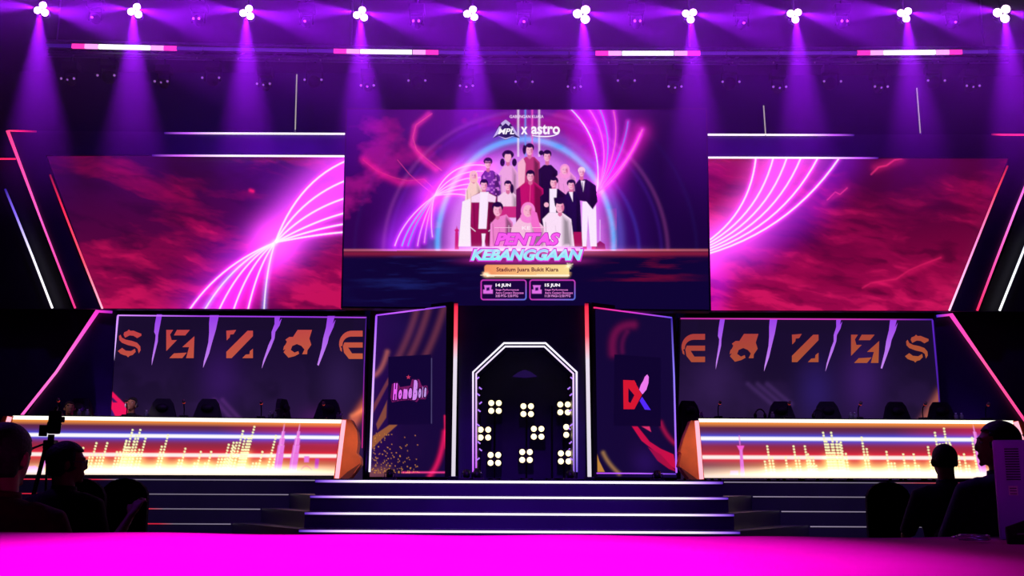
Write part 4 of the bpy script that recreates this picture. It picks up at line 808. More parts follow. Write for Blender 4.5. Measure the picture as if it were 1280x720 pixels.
for i, (x, nm) in enumerate([(98, 'left desk, left of pair beside far left player'), (108, 'left desk, right of pair beside far left player'), (182, 'left desk, beside the headphone player'), (337, 'left desk, left one of the pair at its middle'), (343.5, 'left desk, right one of the pair at its middle'), (422, 'left desk, left one of the pair at its right end'), (426, 'left desk, right one of the pair at its right end'),
                             (877, 'right desk, at its left end'), (966, 'right desk, before the second chair'), (1064, 'right desk, left of pair past third chair'), (1069, 'right desk, right of pair past third chair'), (1196, 'right desk, left one of the pair at its right part'), (1203, 'right desk, right one of the pair at its right part')]):
    q = desk_z(x); place(b0, (q.x * 1.004, q.y + .09, q.z), 0, 'small water bottle on %s' % nm, 'water bottles on the desks', 1.0)
hide_proto(b0)
def make_headset():
    t = thing('headset', 'proto', 'headphones'); pts = [(.085 * math.cos(a), 0, .05 + .10 * math.sin(a)) for a in np.linspace(0, math.pi, 11)]
    MB().tube(pts, .012, 8).build('headband', PLASTIC, t, True)
    for s in (-1, 1): MB().ball((s * .085, 0, .045), (.025, .04, .045)).build('ear_cup', PLASTIC, t, True)
    return t
h0 = make_headset()
for x, nm in ((952, 'right desk, left of the second chair'), (1025, 'right desk, left of the third chair'), (347, 'left desk, beside the middle bottles')):
    q = desk_z(x); place(h0, (q.x * 1.004, q.y + .16, q.z), .2, 'black headset lying on %s' % nm, 'headsets on the desks')
hide_proto(h0)

# ================================================================== PEOPLE
def fuse(mb, voxel, smooth=2):
    me = bpy.data.meshes.new('tmp'); me.from_pydata(mb.v, [], mb.f); o = bpy.data.objects.new('tmp', me); COL.objects.link(o)
    bm = bmesh.new(); bm.from_mesh(me); bmesh.ops.recalc_face_normals(bm, faces=bm.faces[:]); bm.to_mesh(me); bm.free()
    r = o.modifiers.new('r', 'REMESH'); r.mode = 'VOXEL'; r.voxel_size = voxel
    s = o.modifiers.new('s', 'SMOOTH'); s.iterations = smooth; s.factor = .5
    dg = bpy.context.evaluated_depsgraph_get(); dg.update(); m2 = bpy.data.meshes.new_from_object(o.evaluated_get(dg))
    v = [x.co.copy() for x in m2.vertices]; f = [tuple(p.vertices) for p in m2.polygons]; bpy.data.objects.remove(o); bpy.data.meshes.remove(m2); return v, f
def hand(mb, w, d, s, side):
    d = d.normalized(); up = Vector((0, 0, 1)); n = d.cross(up)
    n = (Vector((1, 0, 0)) if n.length < .2 else n.normalized()); dn = n.cross(d).normalized()
    mb.loft([(w, .026 * s, .018 * s), (w + d * .045 * s, .036 * s, .014 * s), (w + d * .085 * s, .038 * s, .012 * s)], 10, up=dn)
    for k, (o, L) in enumerate(((-.029, .066), (-.010, .078), (.010, .073), (.028, .055))):
        b = w + d * .08 * s + n * o * s; mb.tube([b, b + d * L * .5 * s, b + (d * L * .8 - dn * .012) * s, b + (d * L * .95 - dn * .028) * s], .0085 * s, 7)
    b = w + d * .03 * s - n * side * .030 * s; mb.tube([b, b + (d * .03 - n * side * .022) * s, b + (d * .058 - n * side * .026) * s], .010 * s, 7)
def person(label, x, Y, zf, scale, heading, hyaw, hpitch, arms, shirt, trouser, hairstyle, extra=None, skin=None, lean=0.0, zrot=0):
    t = thing('person', label, 'person', (x, Y, zf)); skin = skin or SKIN
    Mh = Matrix.Rotation(heading, 4, 'Z'); S = Matrix.Scale(scale, 4); T = Matrix.Translation((x, Y, zf)) @ Mh @ S
    ln = Matrix.Translation((0, 0, .5)) @ Matrix.Rotation(-lean, 4, 'X') @ Matrix.Translation((0, 0, -.5))
    L = lambda p: ln @ Vector(p)
    HC = L((0, .03, 1.225)); HR = Matrix.Rotation(hyaw, 4, 'Z') @ Matrix.Rotation(-hpitch, 4, 'X'); H = Matrix.Translation(HC) @ HR; r3 = HR.to_3x3()
    hp = lambda p: H @ Vector(p)
    body = MB()
    body.loft([(L((0, 0, .46)), .165, .115), (L((0, 0, .58)), .15, .105), (L((0, 0, .72)), .15, .10), (L((0, 0, .88)), .17, .11), (L((0, 0, .98)), .185, .105), (L((0, 0, 1.04)), .14, .085), (L((0, .005, 1.075)), .075, .065)], 18)
    body.loft([(L((0, 0, 1.03)), .066, .062), (L((0, .01, 1.10)), .056, .058), (hp((0, -.015, -.04)), .056, .06)], 14)
    body.ball(hp((0, -.012, .022)), (.074, .094, .092), r3, 20, 14)                      # skull
    body.loft([(hp((0, .012, .03)), .066, .08), (hp((0, .022, -.03)), .060, .072), (hp((0, .034, -.075)), .044, .052), (hp((0, .045, -.10)), .026, .030)], 16, up=r3 @ Vector((0, 1, 0)))
    body.loft([(hp((0, .084, .028)), .009, .008), (hp((0, .097, -.012)), .013, .013), (hp((0, .094, -.026)), .015, .011)], 8)    # nose
    body.ball(hp((0, .088, -.052)), (.024, .010, .006), r3, 10, 6); body.ball(hp((0, .085, -.063)), (.021, .010, .007), r3, 10, 6)   # lips
    body.ball(hp((0, .078, -.092)), (.020, .014, .013), r3, 10, 6)
    for s in (-1, 1):
        body.ball(hp((s * .030, .079, .034)), (.022, .010, .006), r3, 10, 6); body.ball(hp((s * .079, -.010, -.005)), (.015, .018, .033), r3 @ Matrix.Rotation(-s * .35, 3, 'Z'), 10, 8)
        sh = L((s * .185, 0, .985)); el, wr = [Vector(p) for p in arms[0 if s < 0 else 1]]
        body.loft([(L((s * .12, 0, 1.0)), .06, .055), (sh, .056, .055), (sh.lerp(el, .5), .044, .044), (el, .036, .036), (el.lerp(wr, .35), .037, .034), (wr, .024, .021)], 12)
        hand(body, wr, wr - el, 1.0, s)
        body.loft([((s * .09, 0, .50), .085, .08), ((s * .11, .22, .51), .078, .075), ((s * .13, .43, .50), .058, .058)], 14, up=(0, 0, 1))
        body.loft([((s * .13, .43, .52), .055, .055), ((s * .13, .45, .30), .050, .052), ((s * .13, .44, .10), .034, .036)], 12, up=(0, 1, 0))
    v, f = fuse(body, .0085); b = mk('body', [T @ p for p in v], f, skin, t, True)
    sm = MB(); sm.loft([(L((0, 0, .44)), .19, .145), (L((0, 0, .58)), .178, .13), (L((0, 0, .72)), .175, .122), (L((0, 0, .88)), .192, .128), (L((0, 0, .98)), .205, .120), (L((0, 0, 1.045)), .150, .10), (L((0, .005, 1.078)), .082, .075)], 20)
    for s in (-1, 1):
        sh = L((s * .188, 0, .99)); el, wr = [Vector(p) for p in arms[0 if s < 0 else 1]]
        sm.loft([(L((s * .11, 0, 1.005)), .07, .065), (sh, .068, .066), (sh.lerp(el, .5), .060, .060), (sh.lerp(el, .93), .054, .054)], 14)
    v, f = fuse(sm, .014, 3); mk('shirt', [T @ p for p in v], f, shirt, t, True)
    MB().loft([(T @ L((0, .004, 1.06)), .074 * scale, .068 * scale), (T @ L((0, .008, 1.10)), .068 * scale, .066 * scale)], 18).build('collar', shirt, t, True)
    tm = MB(); tm.loft([((0, 0, .40), .17, .14), ((0, 0, .52), .18, .14)], 16)
    for s in (-1, 1):
        tm.loft([((s * .09, -.02, .50), .098, .092), ((s * .11, .22, .51), .09, .086), ((s * .13, .44, .50), .07, .07)], 14, up=(0, 0, 1)); tm.loft([((s * .13, .43, .53), .067, .067), ((s * .13, .45, .30), .063, .064), ((s * .13, .44, .12), .058, .06)], 12, up=(0, 1, 0))
    v, f = fuse(tm, .016, 2); mk('trousers', [T @ p for p in v], f, trouser, t, True)
    for s in (-1, 1): mk('shoe', *(lambda m: ([T @ Vector(p) for p in m.v], m.f))(MB().loft([((s * .13, .38, .045), .03, .035), ((s * .13, .44, .06), .045, .05), ((s * .13, .55, .04), .045, .035), ((s * .13, .63, .03), .03, .022)], 12, up=(0, 0, 1))), PLASTIC, t, True)
    # hair
    hm = MB(); full, back = hairstyle
    hm.ball((0, -.018, .030), (.082 * full, .100 * full, .094 * full), None, 28, 20); keep = MB()
    if back: hm.ball((0, -.05, -.02), (.080, .062, .085), None, 20, 14)
    vv = [Vector(p) for p in hm.v]; ok = [not (p.y > .045 and p.z < .062 + .25 * max(0, p.y - .09)) and not (p.z < -.085) and not (p.z < -.005 and p.y > .0 and not back) and not (p.z < -.06 and not back) for p in vv]
    fs = [q for q in hm.f if all(ok[i] for i in q)]; used = sorted({i for q in fs for i in q}); mp = {i: k for k, i in enumerate(used)}
    ho = mk('hair', [T @ (H @ vv[i]) for i in used], [tuple(mp[i] for i in q) for q in fs], HAIR, t, True); so = ho.modifiers.new('solid', 'SOLIDIFY'); so.thickness = .008; so.offset = -1
    WEYE = mat('eye_white', (225, 220, 215), .3, noise=.05); PUP = mat('pupil', (20, 14, 12), .2, noise=.05)
    for s in (-1, 1):
        e = mk('eye', *(lambda m: ([T @ Vector(p) for p in m.v], m.f))(MB().ball(hp((s * .030, .073, .014)), (.014, .010, .007), r3, 10, 8)), WEYE, t, True)
        mk('pupil', *(lambda m: ([T @ Vector(p) for p in m.v], m.f))(MB().ball(hp((s * .030, .082, .013)), .0045, None, 8, 6)), PUP, e, True)
        mk('eyebrow', *(lambda m: ([T @ Vector(p) for p in m.v], m.f))(MB().ball(hp((s * .031, .083, .037)), (.020, .006, .0035), r3, 8, 6)), HAIR, t, True)
    if extra == 'glasses':
        g = MB()
        for s in (-1, 1):
            g.tube([hp((s * .032 + .021 * math.cos(a), .098, .012 + .017 * math.sin(a))) for a in np.linspace(0, 2 * math.pi, 13)], .002, 6); g.tube([hp((s * .053, .096, .016)), hp((s * .078, .06, .016)), hp((s * .082, -.01, .01))], .002, 6)
        mk('glasses', [T @ Vector(p) for p in g.v], g.f, GREY, t)
    if extra == 'headphones':
        g = MB(); g.tube([hp((.094 * math.cos(a), -.01, .02 + .118 * math.sin(a))) for a in np.linspace(0, math.pi, 15)], .010, 8)
        hb = mk('headphone_band', [T @ Vector(p) for p in g.v], g.f, PLASTIC, t, True)
        for s in (-1, 1): mk('ear_cup', *(lambda m: ([T @ Vector(p) for p in m.v], m.f))(MB().ball(hp((s * .092, -.005, 0)), (.020, .036, .040), r3)), CAPM if s > 0 else GREY, hb, True)
    return t
PURS = mat('dark_violet_shirt', (60, 34, 84), .85, noise=.25, nscale=30, bump=.2); MARS = mat('maroon_shirt', (84, 14, 30), .85, noise=.2, nscale=30, bump=.2); BLKS = mat('black_shirt', (22, 18, 26), .85, noise=.2, nscale=30, bump=.2)
JEAN = mat('dark_trousers', (22, 22, 34), .9, noise=.2, nscale=40)
LAP = (((-.26, .12, .72), (-.12, .34, .62)), ((.26, .12, .72), (.12, .34, .62)))
def seat_person(label, px, py, Y, scale, *a, **k):
    q = P(px, py, Y); zc = 1.225 * scale; return person(label, q.x, Y - .03 * scale, 0.0, scale, *a, **k)
seat_person('seated viewer in maroon shirt seen from behind at left edge', 8, 588, 3.7, .955, 0, -.2, 0, LAP, MARS, JEAN, (1.06, True))
seat_person('seated viewer with glasses in black shirt, head turned right, beside camera tripod', 84, 583, 5.8, .96, -.15, -.95, .05, (LAP[0], ((.27, .02, .70), (.30, .22, .93))), BLKS, JEAN, (1.08, True), 'glasses')
seat_person('seated viewer with short hair and collared violet shirt before right desk', 1180, 578, 7.3, 1.01, 0, 0, 0, LAP, PURS, JEAN, (.98, False))
seat_person('tall seated viewer facing left in front of right desk end', 1247, 560, 5.6, 1.055, .1, 1.2, 0, LAP, PURS, JEAN, (1.02, True))
seat_person('dark viewer partly cut off by the right picture edge', 1300, 545, 7.0, 1.12, .1, .3, 0, LAP, BLKS, JEAN, (1.05, True))
DARM = (((-.27, .16, .80), (-.12, .38, .86)), ((.27, .16, .80), (.12, .38, .86)))
q = P(163, 509, 17.35); person('player wearing headphones behind left desk, looking down', q.x, 17.42, q.z - 1.19, 1.0, math.pi, 0, -.30, DARM, BLKS, JEAN, (1.04, False), 'headphones')
q = P(84, 513, 17.3); person('player at far left of left desk looking sideways', q.x, 17.42, q.z - 1.19, 1.0, math.pi, .5, -.15, DARM, BLKS, JEAN, (1.04, False))

# audience chairs
def make_audience_chair(top):
    t = thing('banquet_chair', 'proto', 'chair'); pts = [(-.20, .50), (-.205, top - .16)] + [(-.205 + .205 * (1 - math.cos(a)), top - .16 + .16 * math.sin(a)) for a in np.linspace(.2, math.pi / 2, 5)]
    pts = pts + [(-x, z) for x, z in pts[::-1][1:]]
    MB().slab([(x, -.24 - .06 * (z - .5), z) for x, z in pts], (0, .055, 0)).build('backrest', DARKFAB, t)
    bx('seat', (0, 0, .37), (.42, .44, .06), DARKFAB, t, bev=.02)
    for i in (-1, 1):
        for j in (-1, 1): MB().tube([(i * .18, j * .19, .345), (i * .2, j * .21, 0)], .012, 8).build('leg', BLACKM, t)
    return t
a0 = make_audience_chair(1.10); a1 = make_audience_chair(.86)
for x, Y, lb in ((165.5, 9.5, 'empty black chair with rounded back right of the glasses viewer'), (112, 8.6, 'black rounded chair back just behind the glasses viewer'), (1101, 10.2, 'empty black chair with rounded back left of the collared viewer')):
    q = P(x, 660, Y); place(a0, (q.x, Y, 0), 0, lb, 'rounded black audience chairs')
hide_proto(a0)
for px, py, Y, nm in ((8, 588, 3.7, 'maroon shirt viewer'), (84, 583, 5.8, 'glasses viewer'), (1180, 578, 7.3, 'collared shirt viewer'), (1247, 560, 5.6, 'tall left-facing viewer'), (1300, 545, 7.0, 'viewer cut off at right edge')):
    q = P(px, py, Y); place(a1, (q.x, Y - .02, -.0), 0, 'low black chair under the %s' % nm, 'occupied audience chairs')
for x in (83, ): pass
hide_proto(a1)

# ================================================================== VIDEO CAMERA ON TRIPOD
q = P(64, 545, 9.5); tx = q.x; cz = P(64, 535, 9.5).z
tp = thing('tripod', 'black tripod carrying a video camera between the left viewers', 'tripod', (tx, 9.5, 0))
zt = P(64, 553, 9.5).z
MB().box((tx, 9.5, zt - .02), (.10, .10, .08), bev=.01).tube([(tx, 9.5, zt), (tx, 9.5, zt + .07)], .03).build('fluid_head', BLACKM, tp)
MB().tube([(tx - .02, 9.5, zt), (tx - .12, 9.1, zt - .12)], .01).build('pan_handle', BLACKM, tp)
for k in range(3):
    a = k * 2 * math.pi / 3 + math.pi / 2 + .2; d = Vector((math.cos(a), math.sin(a), 0)); l = MB()
    n = d.cross(Vector((0, 0, 1)))
    for s in (-1, 1): l.tube([Vector((tx, 9.5, zt - .05)) + n * .03 * s + d * .04, Vector((tx, 9.5, zt * .45)) + n * .03 * s + d * .16], .011)
    lg = l.tube([Vector((tx, 9.5, zt * .48)) + d * .15, Vector((tx, 9.5, .02)) + d * .38], .012).build('leg', BLACKM, tp)
    MB().ball(Vector((tx, 9.5,   .02)) + d * .38, .02, seg=8, rings=6).build('rubber_foot', PLASTIC, lg)
    MB().tube([Vector((tx, 9.5, zt * .58)), Vector((tx, 9.5, zt * .55)) + d * .13], .008).build('spreader_arm', BLACKM, tp)
vc = thing('video_camera', 'black video camera with side handle mounted on the tripod', 'camera', (tx, 9.5, zt + .07))
bx('camera_body', (tx + .02, 9.5, zt + .18), (.11, .26, .20), PLASTIC, vc, bev=.015)
MB().loft([((tx + .02, 9.63, zt + .17), .05, .05), ((tx + .02, 9.72, zt + .17), .055, .055), ((tx + .02, 9.78, zt + .17), .065, .065)], 16).build('lens', PLASTIC, vc, True)
MB().tube([(tx + .02, 9.40, zt + .25), (tx + .02, 9.42, zt + .30), (tx + .02, 9.58, zt + .30), (tx + .02, 9.60, zt + .25)], .012).build('handle', PLASTIC, vc)
bx('monitor', (tx - .07, 9.40, zt + .10), (.07, .02, .10), PLASTIC, vc, bev=.006)
MB().box((tx + .08, 9.36, zt + .20), (.04, .05, .05), bev=.008).build('viewfinder', GREY, vc)
MB().tube([(tx + .02, 9.6, zt + .28), (tx + .03, 9.66, zt + .33)], .014).build('microphone', PLASTIC, vc)

vc.rotation_euler = (0, 0, .42)

# ================================================================== FOREGROUND TABLE
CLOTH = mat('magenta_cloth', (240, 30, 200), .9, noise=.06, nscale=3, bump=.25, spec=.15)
tb = thing('long_table', 'long cloth-covered table glowing magenta across the foreground', 'table', (0, 2.0, 0))
zT = .95; W = 2.6; Y0, Y1 = .75, 2.96
v = []; f = []; nx, ny = 60, 34
for j in range(ny + 1):
    for i in range(nx + 1):
        x = -W + 2 * W * i / nx; y = Y0 + (Y1 - Y0) * j / ny
        z = zT + .0025 * math.sin(x * 3.1 + y * 5) * math.sin(y * 4.2 + x) + .0015 * math.sin(x * 11 + 2 * y); v.append((x, y, z))
f = [(j * (nx + 1) + i, j * (nx + 1) + i + 1, (j + 1) * (nx + 1) + i + 1, (j + 1) * (nx + 1) + i) for j in range(ny) for i in range(nx)]
n = len(v); ring = [i for i in range(nx + 1)] + [(j) * (nx + 1) + nx for j in range(1, ny + 1)] + [ny * (nx + 1) + i for i in range(nx - 1, -1, -1)] + [j * (nx + 1) for j in range(ny - 1, 0, -1)]
for lv, (zz, ex) in enumerate(((zT - .012, .012), (.55, .03), (.08, .05))):
    for k, i in enumerate(ring):
        x, y, z = v[i]; wob = .02 * math.sin(k * 1.3) * (lv > 0) * (lv + 1) / 2; sx = (1 if x >= W - 1e-6 else -1 if x <= -W + 1e-6 else 0); sy = (1 if y >= Y1 - 1e-6 else -1 if y <= Y0 + 1e-6 else 0)
        v.append((x + sx * (ex + wob), y + sy * (ex + wob), zz))
R_ = len(ring)
for k in range(R_):
    a, b = ring[k], ring[(k + 1) % R_]; f.append((a, n + k, n + (k + 1) % R_, b)[::-1])
    for lv in range(2): f.append((n + lv * R_ + k, n + (lv + 1) * R_ + k, n + (lv + 1) * R_ + (k + 1) % R_, n + lv * R_ + (k + 1) % R_)[::-1])
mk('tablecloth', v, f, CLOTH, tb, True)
bx('table_board', (0, (Y0 + Y1) / 2, zT - .03), (2 * W - .04, Y1 - Y0 - .04, .03), DARKPANEL, tb)
for i in (-1, 1):
    for j in (Y0 + .12, Y1 - .12): MB().tube([(i * (W - .15), j, zT - .04), (i * (W - .15), j, 0)], .02).build('leg', BLACKM, tb)

# electronic case at the right end of the table
CASE = mat('violet_case', (150, 110, 210), .5, noise=.06, nscale=6)
q = P(1249, 668, 2.80); cw = .13; ct = P(1246, 551, 2.80).z; ch_ = ct - zT; ca_ = -math.atan2(q.x + .06, 2.8)
cx = q.x + cw / 2 + .002; cR = Matrix.Rotation(ca_, 3, 'Z'); cO = Vector((q.x, 2.80, zT))
def cbox(name, c, d, m, par=None, bev=0): return bx(name, cO + cR @ Vector(c), d, m, par, cR, bev)
ec = thing('electronic_case', 'upright pale violet electronic case with vent grille at right end of table', 'electronic device', tuple(cO))
cbox('case', (cw / 2, .06, ch_ / 2 + .002), (cw, .12, ch_), CASE, ec, .006)
for k in range(13): cbox('vent_slot', (.045, -.001, ch_ - .022 - k * .0066), (.034, .004, .0028), BLACKM, ec)
lb_ = cbox('sticker', (.042, -.001, ch_ - .13), (.022, .003, .024), mat('sticker_paper', (200, 190, 205), .7, noise=.1, nscale=60), ec)
for a in range(3): cbox('sticker_stripe', (.042, -.003, ch_ - .124 - a * .007), (.016, .001, .002), BLACKM, lb_)
cbox('side_cover', (cw + .012, .06, ch_ / 2 + .002), (.022, .13, ch_ + .004), PLASTIC, ec, .004)
pz = thing('zip_pouch', 'flat black pouch lying in front of the electronic case', 'pouch', (cx - .01, 2.60, zT))
MB().loft([((cx - .13, 2.62, zT + .012), .03, .010), ((cx - .06, 2.61, zT + .018), .05, .016), ((cx + .05, 2.60, zT + .016), .055, .015), ((cx + .14, 2.60, zT + .012), .04, .010)], 14, up=(0, 1, 0)).build('pouch_body', DARKFAB, pz, True)
MB().tube([(cx - .12, 2.59, zT + .026), (cx, 2.575, zT + .036), (cx + .12, 2.58, zT + .026)], .002, 6).build('zip', GREY, pz)
cb = MB(); pts = []
for k in range(60):
    a = k * .5; pts.append((cx - .185 + .035 * math.cos(a) + .01 * math.sin(a * .3), 2.70 + .030 * math.sin(a), zT + .006 + .0002 * k))
kb = thing('beaded_cable', 'small tangled glinting cable beside the black pouch on the table', 'cable', (cx - .185, 2.70, zT))
MB().tube(pts, .003, 6).build('cable', mat('shiny_cable', (190, 150, 210), .25, .7, noise=.2, nscale=90), kb, True)
MB().box((cx - .15, 2.70, zT + .012), (.014, .009, .008), bev=.002).build('connector', GREY, kb)

# ================================================================== TRUSS, LED BARS, STAGE LIGHTS
def interp(x, tab): return float(np.interp(x, [a for a, b in tab], [b for a, b in tab]))
BARY = [(-40, 53), (56, 56.2), (221, 60), (450, 63.8), (600, 65.6), (760, 66), (1000, 66), (1180, 64.8), (1330, 63)]
YL = 12.9
tr_ = thing('lighting_truss', 'long dark metal truss under the row of LED bars', 'truss', (.2, 13.1, 5.9))
def chord(dy, Y, x0=-40, x1=1330, par=None, r=.024):
    MB().tube([P(x, interp(x, BARY) + dy, Y) for x in np.linspace(x0, x1, 12)], r, 8).build('chord', STEEL, par, True)
chord(9, 13.05, 60, 1260, tr_); chord(13, 13.3, 60, 1260, tr_); chord(-3, 13.3, 60, 1260, tr_); chord(-5, 13.05, 60, 1260, tr_)
xs = np.linspace(66, 1250, 47)
for i, (a, b) in enumerate(zip(xs[:-1], xs[1:])):
    ya, yb = interp(a, BARY), interp(b, BARY)
    MB().tube([P(a, ya + (9 if i % 2 else -5), 13.05), P(b, yb + (-5 if i % 2 else 9), 13.05)], .011, 6).build('brace', STEEL, tr_)
    if i % 2: MB().tube([P(a, ya + 9, 13.05), P(a, ya + 13, 13.3)], .011, 6).build('brace', STEEL, tr_)
kinds = ['L', 'W', 'R', 'd', 'e']; cnt = {}
PK, LP, WW, DD = (255, 50, 170), (255, 160, 240), (255, 255, 255), (66, 24, 124)
ordn = ['first', 'second', 'third', 'fourth', 'fifth', 'sixth', 'seventh', 'eighth', 'ninth', 'tenth', 'eleventh', 'twelfth', 'thirteenth', 'fourteenth']
for j in range(19):
    x0 = 56.5 + 65.5 * j; k = kinds[j % 5] if j < 17 or j % 5 < 3 else 'x'
    if j >= 18: k = 'd'
    mid = 560 < x0 < 740; dd = (40, 10, 96) if mid or x0 > 1190 or x0 < 80 else DD
    seg = {'L': [dd, dd, PK, LP], 'W': [WW] * 4, 'R': [LP, PK, dd, dd]}.get(k, [dd] * 4)
    cnt[k] = cnt.get(k, 0) + 1
    word = {'L': 'LED bar with pink lit right half', 'W': 'fully lit white LED bar', 'R': 'LED bar with pink lit left half'}.get(k, 'dim violet LED bar'); kk = 'dim' if k not in 'LWR' else k; cnt[kk + '_'] = cnt.get(kk + '_', 0) + 1
    xm = x0 + 32; c = P(xm, interp(xm, BARY), YL)
    t = thing('led_bar', '%s on the truss, %s such from the left' % (word, ordn[cnt[kk + '_'] - 1]), 'light bar', tuple(c), 'LED bars on the truss')
    n4 = 4
    for s in range(4):
        xa = x0 + .8 + s * 16.1; xb = xa + 16.05; 
        strip('pixel_segment', [(xa, interp(xa, BARY)), (xb, interp(xb, BARY))], [seg[s]] * 2, 5.0 if k in 'LWR' and seg[s] != dd else 3.4, YL, t, off=0, depth=.03)
    strip('housing', [(x0 + .4, interp(x0, BARY)), (x0 + 65, interp(x0 + 65, BARY))], [(0, 0, 0)] * 2, 6.4, YL + .05, t, off=0, depth=.05, m=BLACKM)
for x in (-6.2, -2.2, 2.4, 6.4):
    px_ = 640 + x / 13.3 * FPX * .93; z_ = P(px_, interp(px_, BARY) - 3, 13.3).z
    MB().tube([(x, 13.3, z_), (x, 13.3, 10.0)], .012, 6).build('hanging_chain', STEEL, tr_)
# moving heads
HOT = mat('lamp_lens', (255, 220, 255), .3, emit=(255, 215, 255), es=9.0)
YH = 12.3
heads = [(52, 12, 0), (169, 14, .05), (309, 16, .1), (451, 18, 0), (589, 17, .1), (728, 18, .3), (862, 19, .6), (993, 19, .6), (1131, 18, .5), (1253, 17, .35)]
zu = max(P(x, -22, YH).z for x, y, r in heads)
t2 = thing('lighting_truss', 'upper metal truss above the row of bright magenta stage lights', 'truss', (0, YH + .1, zu))
for dy, dz in ((0, 0), (.3, 0), (0, .3), (.3, .3)): MB().tube([(-7, YH + dy, zu + dz), (7.2, YH + dy, zu + dz)], .024).build('chord', STEEL, t2)
for x in (-6.5, -2.2, 2.2, 6.5): MB().tube([(x, YH + .15, zu + .3), (x, YH + .15, 10.0)], .012, 6).build('hanging_chain', STEEL, t2)
for i in range(46):
    a = -7 + i * .31
    MB().tube([(a, YH, zu + (.3 if i % 2 else 0)), (a + .31, YH, zu + (0 if i % 2 else .3))], .011, 6).build('brace', STEEL, t2)
for n_, (x, y, r) in enumerate(heads):
    c = P(x, y, YH); t = thing('stage_light', 'bright magenta three-lamp stage light, %s from the left in the top row' % ordn[n_], 'stage light', tuple(c), 'magenta stage lights in the top row')
    MB().tube([(c.x, c.y + .06, c.z), (c.x, c.y + .06, zu)], .018).build('clamp_pole', BLACKM, t)
    MB().ball((c.x, c.y + .10, c.z), (.07, .06, .07)).build('hub', BLACKM, t, True)
    big = 1.22 if n_ in (5, 9) else 1.0; ps = []
    for dx, dy in ((2, -6.5), (-6, 1.0), (5, 4.5)):
        ca, sa = math.cos(r), math.sin(r); ex, ey = (dx * ca - dy * sa) * .84, (dx * sa + dy * ca) * .84; q = P(x + ex * big, y + ey * big, YH); ps.append(q)
        d = (q - c).normalized(); h = MB().loft([(q + Vector((0, .09, 0)), .035, .035), (q + Vector((0, .03, 0)), .045, .045)], 14).build('lamp_head', BLACKM, t, True)
        MB().ball(q, (.045 * big, .03, .045 * big)).build('lens', HOT, h, True)
    sx = (x - 640) / 640.0
    side = [(-1, .02 if n_ < 5 else -.05), (1, -.22)]
    add_spot('beam_down', (c.x, c.y - .06, c.z - .03), (c.x + .12 - .1 * sx, c.y - .02, c.z - 3), BEAM_DOWN * (.8 if n_ > 5 else 1), BEAM_COL, 30, .9, .02)
    add_spot('beam_left', (c.x - .05, c.y - .06, c.z), (c.x - 3, c.y - .1, c.z + .15), BEAM_SIDE * (.8 if n_ > 5 else 1), BEAM_COL, 34, 1.0, .02)
    add_spot('beam_right', (c.x + .05, c.y - .06, c.z), (c.x + 3, c.y - .1, c.z - .75), BEAM_SIDE * .8, BEAM_COL, 38, 1.0, .02)
# unlit moving heads seen as small glints
DKL = mat('dark_lamp_shell', (5, 4, 8), .9, noise=.2, nscale=10, spec=.1)
GLINT = mat('lens_glint', (200, 150, 230), .15, emit=(210, 140, 235), es=.35)  # glints on the unlit lenses put in as faint emission
def dim_light(name, label, x, y, Y, sp, group, body=.09, ztop=None):
    c = P(x, y, Y); t = thing(name, label, 'stage light', tuple(c), group)
    MB().ball((c.x, c.y + .1, c.z + .02), (body, .11, body)).build('lamp_head', DKL, t, True)
    MB().tube([(c.x - body - .02, c.y + .1, c.z), (c.x - body - .02, c.y + .1, c.z + .16), (c.x + body + .02, c.y + .1, c.z + .16), (c.x + body + .02, c.y + .1, c.z)], .012).build('yoke', DKL, t)
    MB().box((c.x, c.y + .1, c.z + .21), (.2, .16, .1), bev=.01).build('base', DKL, t)
    if ztop is None: ztop = P(x, interp(x, BARY) + 13, 13.3).z
    MB().tube([(c.x, c.y + .1, c.z + .25), (c.x, c.y + .1, ztop)], .015).build('clamp_pole', DKL, t)
    for s in (sp if hasattr(sp, '__len__') else (-sp, sp)):
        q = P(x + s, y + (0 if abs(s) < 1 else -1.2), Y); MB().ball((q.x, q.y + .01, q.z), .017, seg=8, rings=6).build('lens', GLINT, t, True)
for i, (x, y, w3) in enumerate([(84, 99, 0), (132, 95, 1), (201, 102.5, 0), (263, 98, 1), (329, 105.5, 0), (391, 100.5, 1), (459, 107.6, 0), (521, 101.5, 1), (583, 108, 0), (655, 103, 1), (718, 109, 0), (783, 101.5, 1), (844, 109, 0), (914, 103, 1), (975, 109.3, 0), (1041, 102.5, 1), (1102, 109, 0), (1171, 101.5, 1), (1217, 108, 0)]):
    word = ordn[i // 2]
    dim_light('moving_light', ('unlit wide stage light with two lens glints, %s such from left under truss' if w3 else 'unlit small stage light hung low under the truss, %s such from the left') % word, x, y, 13.2, 10.5 if w3 else (-8, 0, 8), 'unlit stage lights under the truss', .085 if w3 else .06)
for i, (x, y) in enumerate([(115, 21), (245, 24), (381, 26), (520, 27), (655, 26.5), (797, 27), (930, 28), (1056, 27), (1195, 27)]):
    dim_light('moving_light', 'unlit stage light between the bright top row lights, %s from the left' % ordn[i], x, y, YH, (-3, 3) if i % 2 else (0,), 'unlit stage lights in the top row', .06, zu)
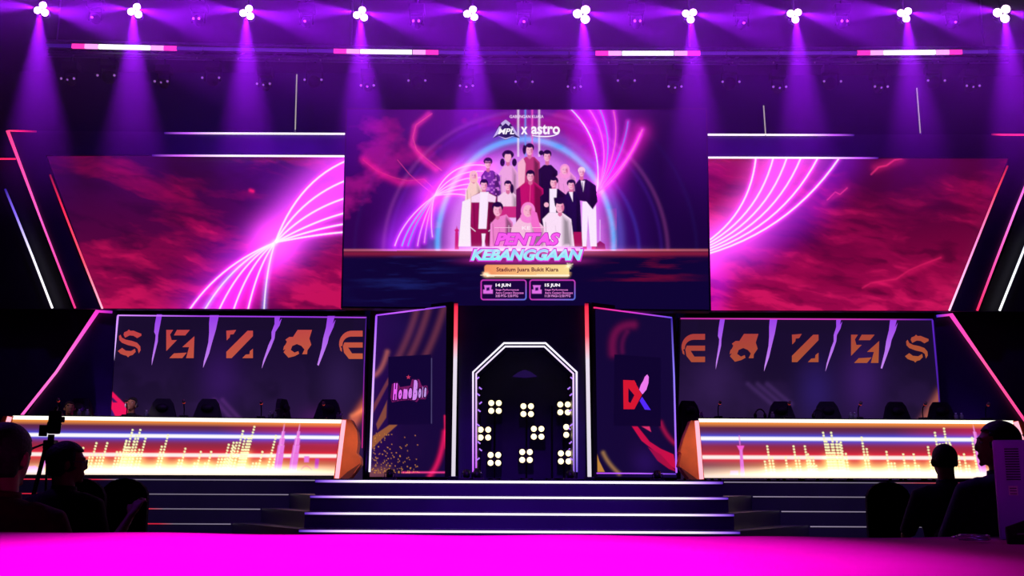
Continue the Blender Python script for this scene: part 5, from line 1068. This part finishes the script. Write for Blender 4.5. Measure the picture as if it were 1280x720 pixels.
# pale hanging cables above the side walls, brightness put in as emission
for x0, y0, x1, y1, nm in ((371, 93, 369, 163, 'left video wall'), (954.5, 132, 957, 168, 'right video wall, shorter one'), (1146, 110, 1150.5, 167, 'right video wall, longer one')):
    c = P(x1, y1, 17.9); t = thing('glow_line', 'thin pale cable with added glow hanging above %s' % nm, 'light tube', tuple(c))
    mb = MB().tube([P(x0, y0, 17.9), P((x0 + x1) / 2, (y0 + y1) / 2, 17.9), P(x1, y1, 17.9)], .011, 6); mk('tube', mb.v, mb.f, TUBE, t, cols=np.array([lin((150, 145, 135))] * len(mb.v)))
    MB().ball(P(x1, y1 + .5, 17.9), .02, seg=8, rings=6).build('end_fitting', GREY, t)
# small floor uplights in front of the team panels and pillars
ULENS = mat('uplight_lens', (120, 40, 220), .3, emit=(120, 40, 230), es=.8)
for i, (x, lb_, tgt) in enumerate(((487, 'left team panel', (506, 545)), (822, 'right team panel', (808, 560)), (583, 'left foot of the arch', None), (713, 'right foot of the arch', None), (596, 'inside left of the arch', None))):
    Y = 16.55 if i < 2 else 16.4; c = P(x, 599, Y); t = thing('floor_uplight', 'small black floor spotlight before %s' % lb_, 'stage light', (c.x, Y, 1.1))
    bx('base', (c.x, Y, 1.115), (.22, .14, .03), PLASTIC, t, bev=.006); MB().loft([((c.x, Y - .02, 1.15), .05, .05), ((c.x, Y + .05, 1.22), .06, .06)], 14).build('lamp_head', PLASTIC, t, True)
    MB().loft([((c.x, Y + .051, 1.221), .052, .052), ((c.x, Y + .056, 1.226), .05, .05)], 14).build('lens', ULENS, t)
    MB().tube([(c.x - .08, Y, 1.12), (c.x - .08, Y, 1.2), (c.x + .08, Y, 1.2), (c.x + .08, Y, 1.12)], .008).build('yoke', BLACKM, t)
    if tgt: add_spot('uplight_beam', (c.x, Y + .12, 1.2), tuple(P(tgt[0], tgt[1], PLL if i == 0 else PLR)), 22, (.45, .05, 1.0), 60, 1.0, .03)
    elif i < 4: add_spot('uplight_beam', (c.x, Y + .12, 1.2), (c.x, 17.0, 2.6), 10, (.35, .05, 1.0), 70, 1.0, .03)
# haze in the beams
hz = bx('haze', (0, 12.45, 6.4), (22, 1.3, 5.2), BLACK)
hm_ = bpy.data.materials.new('haze'); hm_.use_nodes = True; nt = hm_.node_tree; nt.nodes.clear()
ou = nt.nodes.new('ShaderNodeOutputMaterial'); vs_ = nt.nodes.new('ShaderNodeVolumeScatter'); vs_.inputs['Color'].default_value = (1, 1, 1, 1); vs_.inputs['Density'].default_value = HAZE; vs_.inputs['Anisotropy'].default_value = 0.1
tc_ = nt.nodes.new('ShaderNodeTexCoord'); sp_ = nt.nodes.new('ShaderNodeSeparateXYZ'); mr_ = nt.nodes.new('ShaderNodeMapRange'); mr_.interpolation_type = 'SMOOTHSTEP'
nt.links.new(tc_.outputs['Object'], sp_.inputs[0]); nt.links.new(sp_.outputs['Z'], mr_.inputs['Value'])
mr_.inputs['From Min'].default_value = .2; mr_.inputs['From Max'].default_value = 2.6; mr_.inputs['To Min'].default_value = 0.0; mr_.inputs['To Max'].default_value = HAZE
nt.links.new(mr_.outputs[0], vs_.inputs['Density']); nt.links.new(vs_.outputs[0], ou.inputs['Volume']); hz.data.materials.clear(); hz.data.materials.append(hm_)
tag(hz, 'thin theatrical haze lit by the magenta beams under the truss', 'haze', kind='stuff')
